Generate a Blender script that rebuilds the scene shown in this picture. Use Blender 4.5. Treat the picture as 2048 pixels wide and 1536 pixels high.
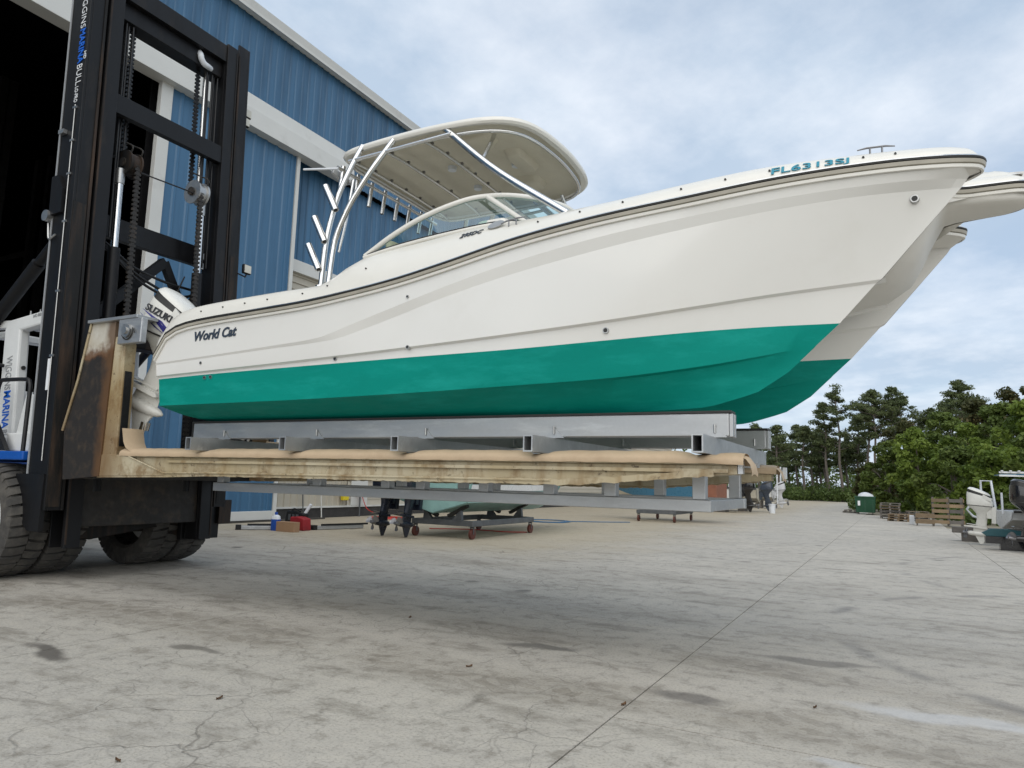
import bpy, bmesh, math, random
import numpy as np
from mathutils import Vector, Matrix
random.seed(7); rng = np.random.default_rng(7)
S = bpy.context.scene
for o in list(bpy.data.objects): bpy.data.objects.remove(o)
C = S.collection
R = math.radians

# ------------------------------------------------------------------ camera
cam = bpy.data.cameras.new('camera'); cam_o = bpy.data.objects.new('camera', cam); C.objects.link(cam_o)
cam.sensor_width = 36; cam.lens = 25.19; cam.clip_start = 0.05; cam.clip_end = 3000
# world axes: X out of the building (along the forks), Y along the building wall, Z up
CR = Vector((0.8840, 0.4670, 0.0270)); CD = Vector((-0.0390, 0.1310, -0.9910)); CF = Vector((-0.4670, 0.8740, 0.1340))
CF.normalize(); CR = (CR - CF * CR.dot(CF)).normalized(); CU = CR.cross(CF).normalized()
cam_o.matrix_world = Matrix(((CR.x, CU.x, -CF.x, 0), (CR.y, CU.y, -CF.y, 0), (CR.z, CU.z, -CF.z, 1.5), (0, 0, 0, 1)))
S.camera = cam_o

# ------------------------------------------------------------------ sky, sun, exposure
SUN_AZ, SUN_EL = R(-66), R(42)           # azimuth of the sun measured from +X towards +Y
sd = Vector((math.cos(SUN_EL) * math.cos(SUN_AZ), math.cos(SUN_EL) * math.sin(SUN_AZ), math.sin(SUN_EL)))
W = bpy.data.worlds.new('World'); S.world = W; W.use_nodes = True
nt = W.node_tree; nt.nodes.clear()
def wn(t, **k):
    n = nt.nodes.new(t)
    for a, b in k.items(): setattr(n, a, b)
    return n
wl = lambda a, b: nt.links.new(a, b)
sky = wn('ShaderNodeTexSky', sky_type='NISHITA', sun_disc=False, sun_elevation=SUN_EL, sun_rotation=R(90) - SUN_AZ, air_density=1.0, dust_density=1.5, ozone_density=1.5)
tcw = wn('ShaderNodeTexCoord'); WD = tcw.outputs['Generated']      # ray direction
sep = wn('ShaderNodeSeparateXYZ'); wl(WD, sep.inputs[0])
zz = wn('ShaderNodeMath', operation='MAXIMUM'); zz.inputs[1].default_value = 0.0; wl(sep.outputs[2], zz.inputs[0])
za = wn('ShaderNodeMath', operation='ADD'); za.inputs[1].default_value = 0.16; wl(zz.outputs[0], za.inputs[0])
dv = wn('ShaderNodeVectorMath', operation='DIVIDE'); wl(WD, dv.inputs[0])
cmb = wn('ShaderNodeCombineXYZ'); [wl(za.outputs[0], cmb.inputs[i]) for i in range(3)]; wl(cmb.outputs[0], dv.inputs[1])
mp = wn('ShaderNodeMapping'); mp.inputs['Rotation'].default_value = (0, 0, R(25)); mp.inputs['Scale'].default_value = (1.25, 1.1, 0.0); mp.inputs['Location'].default_value = (3.1, 1.7, 0)
wl(dv.outputs[0], mp.inputs[0])
n1 = wn('ShaderNodeTexNoise'); n1.inputs['Scale'].default_value = 0.9; n1.inputs['Detail'].default_value = 9; n1.inputs['Roughness'].default_value = 0.58; n1.inputs['Distortion'].default_value = 0.35
n2 = wn('ShaderNodeTexNoise'); n2.inputs['Scale'].default_value = 1.7; n2.inputs['Detail'].default_value = 8; n2.inputs['Roughness'].default_value = 0.6
wl(mp.outputs[0], n1.inputs[0]); wl(mp.outputs[0], n2.inputs[0])
r1 = wn('ShaderNodeMapRange'); r1.inputs[1].default_value = 0.30; r1.inputs[2].default_value = 0.62; wl(n1.outputs[0], r1.inputs[0])
r2 = wn('ShaderNodeMapRange'); r2.inputs[1].default_value = 0.42; r2.inputs[2].default_value = 0.70; wl(n2.outputs[0], r2.inputs[0])
cc = wn('ShaderNodeMix', data_type='RGBA'); cc.inputs[6].default_value = (3.65, 4.45, 5.45, 1); cc.inputs[7].default_value = (5.85, 6.3, 6.9, 1)
wl(r2.outputs[0], cc.inputs[0])
cv = wn('ShaderNodeMapRange'); cv.inputs[3].default_value = 0.72; cv.inputs[4].default_value = 1.0; wl(r1.outputs[0], cv.inputs[0])
sm = wn('ShaderNodeMix', data_type='RGBA'); wl(cv.outputs[0], sm.inputs[0]); wl(sky.outputs[0], sm.inputs[6]); wl(cc.outputs[2], sm.inputs[7])
bg = wn('ShaderNodeBackground'); bg.inputs['Strength'].default_value = 0.1; wl(sm.outputs[2], bg.inputs[0])
wo = wn('ShaderNodeOutputWorld'); wl(bg.outputs[0], wo.inputs[0])
sun = bpy.data.lights.new('sun', 'SUN'); sun.energy = 1.4; sun.angle = R(95); sun.color = (1, 0.93, 0.82)
so = bpy.data.objects.new('sun', sun); C.objects.link(so); so.rotation_euler = (-sd).to_track_quat('-Z', 'Y').to_euler(); so.location = (0, -20, 40)
S.view_settings.view_transform = 'Standard'; S.view_settings.look = 'None'; S.view_settings.exposure = 0.6; S.view_settings.gamma = 1.0
S.render.engine = 'CYCLES'; S.cycles.max_bounces = 7; S.cycles.diffuse_bounces = 3; S.cycles.glossy_bounces = 3; S.cycles.transparent_max_bounces = 8

# ------------------------------------------------------------------ materials
MATS = {}
def newmat(name):
    m = bpy.data.materials.new(name); m.use_nodes = True; t = m.node_tree
    b = t.nodes['Principled BSDF']; MATS[name] = m
    def N(typ, **k):
        n = t.nodes.new(typ)
        for a, v in k.items(): setattr(n, a, v)
        return n
    return m, t, b, N, t.links.new
def noise(N, L, vec, scale, detail=4, rough=.55, dist=0):
    n = N('ShaderNodeTexNoise'); n.inputs['Scale'].default_value = scale; n.inputs['Detail'].default_value = detail
    n.inputs['Roughness'].default_value = rough; n.inputs['Distortion'].default_value = dist; L(vec, n.inputs['Vector']); return n.outputs[0]
def mrange(N, L, v, a, b, c=0., d=1., smooth=False):
    n = N('ShaderNodeMapRange'); n.inputs[1].default_value = a; n.inputs[2].default_value = b; n.inputs[3].default_value = c; n.inputs[4].default_value = d
    if smooth: n.interpolation_type = 'SMOOTHSTEP'
    L(v, n.inputs[0]); return n.outputs[0]
def mathn(N, L, op, a, b):
    n = N('ShaderNodeMath', operation=op)
    for i, q in enumerate((a, b)):
        if isinstance(q, (int, float)): n.inputs[i].default_value = q
        else: L(q, n.inputs[i])
    return n.outputs[0]
def mix(N, L, f, a, b, blend='MIX'):
    n = N('ShaderNodeMix', data_type='RGBA', blend_type=blend)
    if isinstance(f, (int, float)): n.inputs[0].default_value = f
    else: L(f, n.inputs[0])
    for i, q in ((6, a), (7, b)):
        if isinstance(q, tuple): n.inputs[i].default_value = (*q[:3], 1)
        else: L(q, n.inputs[i])
    return n.outputs[2]
def mat(name, col, rough=.5, metal=0., var=.12, vs=4., col2=None, bump=0., bs=30., dirt=None, dl=(.5, .7), ds=2., stretch=(1, 1, 1), coat=0., rnd=0., spec=.5, fine=.12):
    """painted / weathered surface: colour col with soft variation towards col2, optional dirt colour in patches"""
    m, t, b, N, L = newmat(name)
    tc = N('ShaderNodeTexCoord'); mpn = N('ShaderNodeMapping'); mpn.inputs['Scale'].default_value = stretch; L(tc.outputs['Object'], mpn.inputs[0]); v = mpn.outputs[0]
    c2 = col2 or tuple(x * (1 - var * 2.2) for x in col)
    f = mrange(N, L, noise(N, L, v, vs, 4), .3, .72)
    c = mix(N, L, mathn(N, L, 'MULTIPLY', f, 1.0 if col2 else .8), col, c2)
    if fine:
        c = mix(N, L, mrange(N, L, noise(N, L, tc.outputs['Object'], 45, 2), .3, .7, 0, fine), c, tuple(x * .6 for x in col))
    if dirt:
        df = mrange(N, L, noise(N, L, v, ds, 6, .65), dl[0], dl[1])
        c = mix(N, L, df, c, dirt)
    if rnd:
        oi = N('ShaderNodeObjectInfo'); hs = N('ShaderNodeHueSaturation'); L(c, hs.inputs['Color']); L(mrange(N, L, oi.outputs['Random'], 0, 1, 1 - rnd, 1 + rnd), hs.inputs['Value']); c = hs.outputs[0]
    L(c, b.inputs['Base Color'])
    if fine: L(mrange(N, L, noise(N, L, v, vs * 3, 2), .3, .7, max(.02, rough - .07), min(1, rough + .1)), b.inputs['Roughness'])
    else: b.inputs['Roughness'].default_value = rough
    b.inputs['Metallic'].default_value = metal; b.inputs['Coat Weight'].default_value = coat; b.inputs['Coat Roughness'].default_value = .08; b.inputs['Specular IOR Level'].default_value = spec
    if bump:
        bn = N('ShaderNodeBump'); bn.inputs['Strength'].default_value = bump; bn.inputs['Distance'].default_value = .01; L(noise(N, L, tc.outputs['Object'], bs, 5), bn.inputs['Height']); L(bn.outputs[0], b.inputs['Normal'])
    return m

M = {}
M['gel'] = mat('gelcoat_white', (.79, .778, .74), .2, coat=.4, var=.02, vs=1.2, dirt=(.72, .70, .65), dl=(.55, .95), ds=1.5, fine=0)
M['gel2'] = mat('gelcoat_bright', (.76, .74, .68), .25, coat=.2, var=.02, fine=0)
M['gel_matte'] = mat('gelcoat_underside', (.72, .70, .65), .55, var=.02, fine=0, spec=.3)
M['teal'] = mat('antifouling_teal', (.0, .275, .222), .55, var=.05, vs=2.5, spec=.15, col2=(.0, .235, .188), dirt=(.010, .34, .285), dl=(.50, .78), ds=3.5, stretch=(.35, 1, 1.6), bump=.08, bs=60)
M['rail_black'] = mat('rubber_black', (.025, .024, .022), .5)
M['rail_grey'] = mat('rail_insert', (.46, .43, .36), .4)
M['steel'] = mat('stainless_tube', (.72, .72, .71), .16, 1.0, var=.03)
M['steel_dull'] = mat('dull_metal', (.50, .50, .49), .38, .9, var=.1)
M['prop_metal'] = mat('propeller_metal', (.28, .28, .29), .4, .8, var=.1)
M['alu'] = mat('aluminium_brushed', (.50, .51, .51), .42, .75, var=.08, vs=1.5, col2=(.42, .43, .44), dirt=(.60, .61, .61), dl=(.55, .75), ds=2.2, stretch=(.6, 3, 3))
M['hardtop'] = mat('hardtop_underside', (.66, .61, .49), .5, var=.05, bump=.1, bs=90)
M['black'] = mat('mast_black', (.007, .007, .008), .45, var=.2, vs=1.5, spec=.3, dirt=(.035, .028, .022), dl=(.58, .85), ds=2.0, stretch=(1, 1, .35), rnd=.15)
M['black_rust'] = mat('mast_black_rusty', (.012, .011, .010), .6, spec=.3, var=.2, dirt=(.075, .045, .028), dl=(.46, .78), ds=3.0, stretch=(2, 2, .25), bump=.15)
M['grime'] = mat('greasy_steel', (.022, .019, .016), .62, var=.2, dirt=(.065, .045, .028), dl=(.5, .8), ds=5, bump=.2, bs=40)
M['rubber'] = mat('tyre_rubber', (.055, .052, .048), .85, var=.15, dirt=(.12, .11, .095), dl=(.45, .75), ds=4, bump=.25, bs=35)
M['hose'] = mat('black_hose', (.008, .008, .009), .45)
M['wht'] = mat('truck_white', (.74, .75, .74), .35, var=.04, dirt=(.45, .42, .36), dl=(.6, .9), ds=2.5)
M['blue_deck'] = mat('truck_blue', (.004, .09, .42), .4, var=.1)
M['orange'] = mat('orange_lamp', (.8, .12, .03), .3)
M['tan'] = None
M['pad'] = mat('tan_rubber_pad', (.54, .405, .265), .62, var=.08, vs=3, dirt=(.40, .28, .17), dl=(.55, .85), ds=3, bump=.1, bs=50)
M['blue_letter'] = mat('blue_vinyl', (.006, .12, .60), .4, var=.0)
M['white_letter'] = mat('white_vinyl', (.8, .82, .84), .4, var=0)
M['grey_letter'] = mat('grey_vinyl', (.30, .31, .32), .4, var=0)
M['dark_letter'] = mat('dark_vinyl', (.015, .016, .02), .35, var=0)
M['navy_letter'] = mat('slate_chrome_vinyl', (.05, .065, .09), .3, var=.1)
M['teal_letter'] = mat('teal_vinyl', (.01, .24, .34), .4, var=0)
M['purple'] = mat('indigo_vinyl', (.03, .03, .20), .35, var=.1)
M['seat'] = mat('tan_vinyl', (.55, .45, .31), .5, var=.05)
M['wall_blue'] = mat('wall_blue_steel', (.050, .146, .265), .42, var=.05, vs=.6, dirt=(.030, .088, .165), dl=(.45, .75), ds=.9, stretch=(1, 1.6, .2), rnd=.09)
M['wall_white'] = mat('trim_white_steel', (.62, .62, .59), .45, var=.04, vs=1, dirt=(.42, .41, .38), dl=(.58, .85), ds=.9)
M['wall_beige'] = mat('beige_siding', (.47, .43, .35), .5, var=.05, vs=.8, rnd=.05)
M['dark_base'] = mat('dark_plinth', (.045, .042, .04), .8, var=.2)
M['interior'] = mat('interior_steel_shaded', (.012, .012, .013), .8, var=.2, spec=.1)  # near-black colour carries the shade of the deep building
M['interior_rack'] = mat('interior_rack_shaded', (.022, .021, .020), .8, var=.2, spec=.1)  # racks and indoor floor: interior shade put into the colour
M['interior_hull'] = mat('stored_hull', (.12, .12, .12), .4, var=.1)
M['caster'] = mat('caster_red', (.11, .028, .018), .5, var=.2)
M['dolly'] = mat('dolly_galvanised', (.16, .17, .18), .5, .6, var=.2)
M['seafoam'] = mat('seafoam_hull', (.30, .50, .47), .35, var=.06, vs=2, dirt=(.20, .34, .33), dl=(.5, .8), ds=2)
M['navy'] = mat('navy_stripe', (.012, .022, .07), .3)
M['motor_navy'] = mat('motor_dark_navy', (.012, .016, .028), .3, coat=.2, dirt=(.04, .045, .06), dl=(.6, .9))
M['motor_black'] = mat('motor_black', (.008, .008, .010), .18, coat=.5)
M['motor_grey'] = mat('motor_grey_blue', (.045, .06, .085), .3, coat=.3)
M['motor_white'] = mat('motor_white', (.72, .71, .66), .3, coat=.2, var=.03)
M['motor_cover'] = mat('motor_cover_cloth', (.62, .63, .65), .8, var=.06, bump=.4, bs=9)
M['skyblue_hull'] = mat('sky_blue_hull', (.05, .17, .27), .3, var=.05)
M['cream_hull'] = mat('cream_hull', (.60, .56, .46), .35, var=.05)
M['white_hull'] = mat('white_hull', (.72, .73, .73), .3, var=.03)
M['grey_hull'] = mat('grey_bottom', (.42, .41, .38), .5, var=.05)
M['rust_hull'] = mat('rust_bottom', (.26, .10, .055), .6, var=.15)
M['teal_beam'] = mat('teal_trailer', (.005, .07, .085), .5)
M['wood'] = mat('pallet_wood', (.22, .155, .09), .75, var=.18, vs=3, col2=(.15, .11, .07), bump=.2, rnd=.35, stretch=(1, 4, 4))
M['wood_grey'] = mat('weathered_wood', (.17, .155, .14), .85, var=.2, vs=3, bump=.2, rnd=.3, stretch=(1, 4, 4))
M['bin'] = mat('dumpster_green', (.006, .075, .032), .45, var=.15, vs=2)
M['bag'] = mat('white_bag', (.70, .72, .75), .5)
M['cardboard'] = mat('cardboard', (.34, .21, .12), .8, var=.08)
M['red_cloth'] = mat('red_tool_bag', (.32, .012, .018), .6, var=.2)
M['blue_jug'] = mat('blue_label', (.01, .08, .42), .4, var=.2)
M['jug_white'] = mat('white_plastic', (.75, .78, .82), .4)
M['red_hose'] = mat('red_hose', (.50, .03, .02), .5)
M['blue_hose'] = mat('blue_hose', (.05, .15, .28), .5)
M['yellow'] = mat('yellow_plastic', (.75, .60, .02), .45)
M['bark'] = mat('pine_bark', (.16, .135, .115), .9, var=.25, vs=2, bump=.4, bs=8)
M['soil'] = mat('sandy_soil', (.30, .26, .19), .95, var=.2, vs=.4, dirt=(.12, .12, .06), dl=(.50, .70), ds=.25)
M['dry_leaf'] = mat('dry_leaf', (.12, .065, .03), .8, var=.2, rnd=.4)
M['lamp_glass'] = mat('work_lamp_lens', (.62, .60, .52), .15, var=.1)
M['sand'] = mat('pale_sand', (.42, .38, .30), .95, var=.12, vs=.6)

def fork_mat():
    m, t, b, N, L = newmat('fork_tan_paint')
    tc = N('ShaderNodeNewGeometry'); v = tc.outputs['Position']
    runs = N('ShaderNodeMapping'); runs.inputs['Scale'].default_value = (5, 5, .9); L(v, runs.inputs[0])
    c = mix(N, L, mrange(N, L, noise(N, L, v, 1.1, 4), .38, .66), (.50, .44, .31), (.37, .285, .15))
    c = mix(N, L, mathn(N, L, 'MULTIPLY', mrange(N, L, noise(N, L, runs.outputs[0], 1.6, 6, .6), .50, .72), .75), c, (.25, .15, .055))
    c = mix(N, L, mathn(N, L, 'MULTIPLY', mrange(N, L, noise(N, L, v, 2.3, 7, .7), .52, .66), .8), c, (.20, .12, .045))
    c = mix(N, L, mrange(N, L, noise(N, L, v, 11, 6, .7), .60, .70), c, (.055, .03, .014))
    sx_ = N('ShaderNodeSeparateXYZ'); L(v, sx_.inputs[0])
    heel = mathn(N, L, 'MULTIPLY', mrange(N, L, sx_.outputs[0], -8.3, -8.75), mrange(N, L, mathn(N, L, 'ADD', sx_.outputs[2], mathn(N, L, 'MULTIPLY', noise(N, L, runs.outputs[0], .8, 5), .9)), 3.3, 2.3))
    c = mix(N, L, mathn(N, L, 'MULTIPLY', heel, .72), c, (.15, .078, .026))
    L(c, b.inputs['Base Color']); b.inputs['Roughness'].default_value = .55
    bn = N('ShaderNodeBump'); bn.inputs['Strength'].default_value = .2; bn.inputs['Distance'].default_value = .01; L(noise(N, L, v, 30, 3), bn.inputs['Height']); L(bn.outputs[0], b.inputs['Normal'])
    return m
M['tan'] = fork_mat()
def plate_mat():
    m, t, b, N, L = newmat('carriage_plate')
    tc = N('ShaderNodeNewGeometry'); v = tc.outputs['Position']
    sp = N('ShaderNodeSeparateXYZ'); L(v, sp.inputs[0])
    h = mathn(N, L, 'ADD', sp.outputs[2], mathn(N, L, 'MULTIPLY', mathn(N, L, 'SUBTRACT', noise(N, L, v, 6, 6), .5), .35))
    gr = mrange(N, L, h, 2.98, 3.08)
    dirty = mix(N, L, mrange(N, L, noise(N, L, v, 7, 8, .7), .5, .75), (.016, .013, .011), (.060, .042, .026))
    white = mix(N, L, mrange(N, L, noise(N, L, v, 4, 6), .4, .75), (.55, .53, .47), (.40, .34, .24))
    c = mix(N, L, gr, dirty, white)
    edge = mathn(N, L, 'MULTIPLY', mrange(N, L, h, 2.93, 3.0), mrange(N, L, h, 3.12, 3.02))
    c = mix(N, L, mathn(N, L, 'MULTIPLY', edge, .8), c, (.14, .06, .02))
    side_r = mathn(N, L, 'ADD', sp.outputs[0], mathn(N, L, 'MULTIPLY', mathn(N, L, 'SUBTRACT', noise(N, L, v, 5, 5), .5), .3))
    c = mix(N, L, mathn(N, L, 'MULTIPLY', mrange(N, L, side_r, -9.02, -8.86), .85), c, (.115, .055, .018))
    L(c, b.inputs['Base Color']); b.inputs['Roughness'].default_value = .6
    return m
M['plate'] = plate_mat()
def glass_mat():
    m, t, b, N, L = newmat('tinted_glass')
    b.inputs['Base Color'].default_value = (.62, .86, .82, 1); b.inputs['Roughness'].default_value = .02
    tr = N('ShaderNodeBsdfTransparent'); tr.inputs[0].default_value = (.62, .82, .80, 1)
    gl = N('ShaderNodeBsdfGlossy'); gl.inputs['Roughness'].default_value = .03; gl.inputs[0].default_value = (.9, .95, .95, 1)
    fr = N('ShaderNodeFresnel'); fr.inputs[0].default_value = 1.5
    mx = N('ShaderNodeMixShader'); L(mathn(N, L, 'ADD', fr.outputs[0], .05), mx.inputs[0]); L(tr.outputs[0], mx.inputs[1]); L(gl.outputs[0], mx.inputs[2])
    L(mx.outputs[0], t.nodes['Material Output'].inputs[0])
    return m
M['glass'] = glass_mat()
def leaf_mat(name, a, b_, c_):
    m, t, b, N, L = newmat(name)
    at = N('ShaderNodeAttribute'); at.attribute_name = 'tint'
    c = mix(N, L, mrange(N, L, at.outputs['Fac'], 0, .6), a, b_); c = mix(N, L, mrange(N, L, at.outputs['Fac'], .6, 1), c, c_)
    L(c, b.inputs['Base Color']); b.inputs['Roughness'].default_value = .55; b.inputs['Specular IOR Level'].default_value = .3
    tl = N('ShaderNodeBsdfTranslucent'); L(c, tl.inputs[0]); mx = N('ShaderNodeMixShader'); mx.inputs[0].default_value = .38
    L(b.outputs[0], mx.inputs[1]); L(tl.outputs[0], mx.inputs[2]); L(mx.outputs[0], t.nodes['Material Output'].inputs[0])
    return m
M['leaf'] = leaf_mat('broadleaf', (.065, .10, .025), (.13, .178, .04), (.21, .265, .06))
M['leaf_dark'] = leaf_mat('dark_leaf', (.05, .06, .022), (.085, .09, .032), (.14, .105, .045))
M['leaf_bright'] = leaf_mat('bright_leaf', (.085, .135, .025), (.16, .225, .038), (.25, .32, .06))
M['needle'] = leaf_mat('pine_needles', (.07, .092, .04), (.12, .15, .062), (.18, .21, .085))
M['brush'] = leaf_mat('undergrowth', (.06, .095, .025), (.105, .15, .04), (.16, .21, .055))

def concrete_mat():
    m, t, b, N, L = newmat('yard_concrete')
    g = N('ShaderNodeNewGeometry'); v = g.outputs['Position']
    sp = N('ShaderNodeSeparateXYZ'); L(v, sp.inputs[0]); X, Y = sp.outputs[0], sp.outputs[1]
    warp = N('ShaderNodeTexNoise'); warp.inputs['Scale'].default_value = 1.6; warp.inputs['Detail'].default_value = 5; L(v, warp.inputs[0])
    wv = N('ShaderNodeVectorMath', operation='MULTIPLY_ADD'); L(warp.outputs[1], wv.inputs[0]); wv.inputs[1].default_value = (.6, .6, 0); L(v, wv.inputs[2])
    wv2 = wv.outputs[0]
    base = mix(N, L, mrange(N, L, noise(N, L, v, .55, 5, .6), .32, .70), (.53, .492, .428), (.40, .370, .322))
    base = mix(N, L, mrange(N, L, noise(N, L, v, .16, 2), .42, .62), base, (.445, .416, .368))
    sv = N('ShaderNodeMapping'); sv.inputs['Scale'].default_value = (.55, 1.6, 1); sv.inputs['Rotation'].default_value = (0, 0, R(-6)); L(v, sv.inputs[0])
    mott = noise(N, L, v, 4.5, 8, .72)
    base = mix(N, L, mathn(N, L, 'MULTIPLY', mrange(N, L, mott, .47, .62), .40), base, (.53, .49, .415))
    base = mix(N, L, mathn(N, L, 'MULTIPLY', mrange(N, L, mott, .475, .36), .62), base, (.22, .195, .158))
    base = mix(N, L, mathn(N, L, 'MULTIPLY', mrange(N, L, noise(N, L, sv.outputs[0], 1.3, 8, .72), .53, .66), .60), base, (.18, .16, .13))
    base = mix(N, L, mathn(N, L, 'MULTIPLY', mrange(N, L, noise(N, L, v, 48, 3, .7), .50, .68), .5), base, (.18, .16, .13))
    # tan, sandy area by the building
    sandm = mathn(N, L, 'MULTIPLY', mrange(N, L, mathn(N, L, 'ADD', Y, mathn(N, L, 'MULTIPLY', noise(N, L, v, .35, 5), 7)), 13.5, 19, smooth=True),
                  mrange(N, L, mathn(N, L, 'ADD', X, mathn(N, L, 'MULTIPLY', noise(N, L, v, .5, 4), 4)), -1.5, -6.5, smooth=True))
    base = mix(N, L, mathn(N, L, 'MULTIPLY', sandm, .6), base, (.40, .325, .205))
    # drive lanes worn by the truck: bands along X
    ny = mathn(N, L, 'ADD', Y, mathn(N, L, 'MULTIPLY', mathn(N, L, 'SUBTRACT', noise(N, L, v, .22, 3), .5), 2.2))
    lug = N('ShaderNodeTexBrick'); lug.inputs['Scale'].default_value = 1.0; lug.inputs['Mortar Size'].default_value = .05; lug.inputs['Brick Width'].default_value = .34; lug.inputs['Row Height'].default_value = .21
    lug.inputs['Color1'].default_value = (1, 1, 1, 1); lug.inputs['Color2'].default_value = (.7, .7, .7, 1); lug.inputs['Mortar'].default_value = (.0, .0, .0, 1)
    wl3 = N('ShaderNodeVectorMath', operation='MULTIPLY_ADD'); L(warp.outputs[1], wl3.inputs[0]); wl3.inputs[1].default_value = (.9, .9, 0); L(v, wl3.inputs[2]); L(wl3.outputs[0], lug.inputs[0])
    for yc, w, k in ((5.05, .50, .62), (6.5, .35, .45), (8.3, .55, .32), (9.8, .5, .22), (11.8, .8, .25)):
        d = mathn(N, L, 'ABSOLUTE', mathn(N, L, 'SUBTRACT', ny, yc), 0)
        band = mrange(N, L, d, w, w * .35, smooth=True)
        patch = mrange(N, L, noise(N, L, v, .8, 5), .33, .56)
        f = mathn(N, L, 'MULTIPLY', mathn(N, L, 'MULTIPLY', band, patch), k)
        f = mathn(N, L, 'MULTIPLY', f, mrange(N, L, lug.outputs[0], 0, 1, .55, 1))
        base = mix(N, L, f, base, (.155, .132, .10))
    # curved scuffs of turning tyres
    for sc, off, k in ((.9, 0, .5), (.7, 7, .4)):
        r = N('ShaderNodeVectorMath', operation='DISTANCE'); L(v, r.inputs[0]); r.inputs[1].default_value = (3.5 + off * .4, 9.5 + off, 0)
        rr = mathn(N, L, 'ABSOLUTE', mathn(N, L, 'SUBTRACT', r.outputs['Value'], 4.2 + off * .3), 0)
        base = mix(N, L, mathn(N, L, 'MULTIPLY', mathn(N, L, 'MULTIPLY', mrange(N, L, rr, .14, .03), mrange(N, L, noise(N, L, v, sc, 4), .48, .6)), k), base, (.14, .135, .13))
    # oil spots
    vo = N('ShaderNodeTexVoronoi'); vo.inputs['Scale'].default_value = .8; vo.inputs['Randomness'].default_value = 1; L(wv2, vo.inputs[0])
    base = mix(N, L, mathn(N, L, 'MULTIPLY', mrange(N, L, vo.outputs['Distance'], .15, .05, smooth=True), mrange(N, L, noise(N, L, v, .33, 2), .46, .58, 0, .75)), base, (.10, .092, .082))
    # placed spots: oil puddles, and a wet sheen painted as pale patches
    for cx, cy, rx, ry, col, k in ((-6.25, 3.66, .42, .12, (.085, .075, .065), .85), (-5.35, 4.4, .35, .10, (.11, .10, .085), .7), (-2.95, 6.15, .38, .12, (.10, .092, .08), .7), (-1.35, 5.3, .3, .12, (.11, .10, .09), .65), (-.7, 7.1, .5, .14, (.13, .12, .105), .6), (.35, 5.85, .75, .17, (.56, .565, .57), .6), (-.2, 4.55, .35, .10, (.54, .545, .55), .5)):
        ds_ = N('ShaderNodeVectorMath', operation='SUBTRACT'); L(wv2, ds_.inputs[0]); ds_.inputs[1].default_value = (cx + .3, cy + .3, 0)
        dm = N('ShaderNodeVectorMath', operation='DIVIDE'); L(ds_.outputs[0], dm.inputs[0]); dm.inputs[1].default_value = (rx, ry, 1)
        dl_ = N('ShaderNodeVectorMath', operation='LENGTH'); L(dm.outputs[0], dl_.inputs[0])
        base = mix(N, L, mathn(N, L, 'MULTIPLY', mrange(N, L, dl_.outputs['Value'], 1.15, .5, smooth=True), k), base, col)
    # crazing cracks
    heights = []
    for sc, w, k, lo in ((1.35, .010, .50, .46), (3.4, .020, .42, .42), (7.5, .045, .25, .44)):
        vc = N('ShaderNodeTexVoronoi', feature='DISTANCE_TO_EDGE'); vc.inputs['Scale'].default_value = sc; L(wv2, vc.inputs[0])
        cm = mathn(N, L, 'MULTIPLY', mrange(N, L, vc.outputs['Distance'], w, w * .2), mrange(N, L, noise(N, L, v, .45 + sc * .11, 4), lo, lo + .16))
        near = mrange(N, L, X, -.5, -3.2, .18, 1)
        cm = mathn(N, L, 'MULTIPLY', cm, near)
        base = mix(N, L, mathn(N, L, 'MULTIPLY', cm, k), base, (.13, .118, .10)); heights.append(cm)
    L(base, b.inputs['Base Color'])
    L(mrange(N, L, mott, .3, .75, .65, .95), b.inputs['Roughness']); b.inputs['Specular IOR Level'].default_value = .35
    hh = mathn(N, L, 'SUBTRACT', mathn(N, L, 'ADD', mathn(N, L, 'MULTIPLY', noise(N, L, v, 26, 3, .65), .5), mott), mathn(N, L, 'MULTIPLY', heights[0], .8))
    bn = N('ShaderNodeBump'); bn.inputs['Strength'].default_value = .45; bn.inputs['Distance'].default_value = .02; L(hh, bn.inputs['Height']); L(bn.outputs[0], b.inputs['Normal'])
    return m
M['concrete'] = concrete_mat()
M['joint'] = mat('joint_filler', (.075, .068, .058), .9, var=.2)

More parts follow.
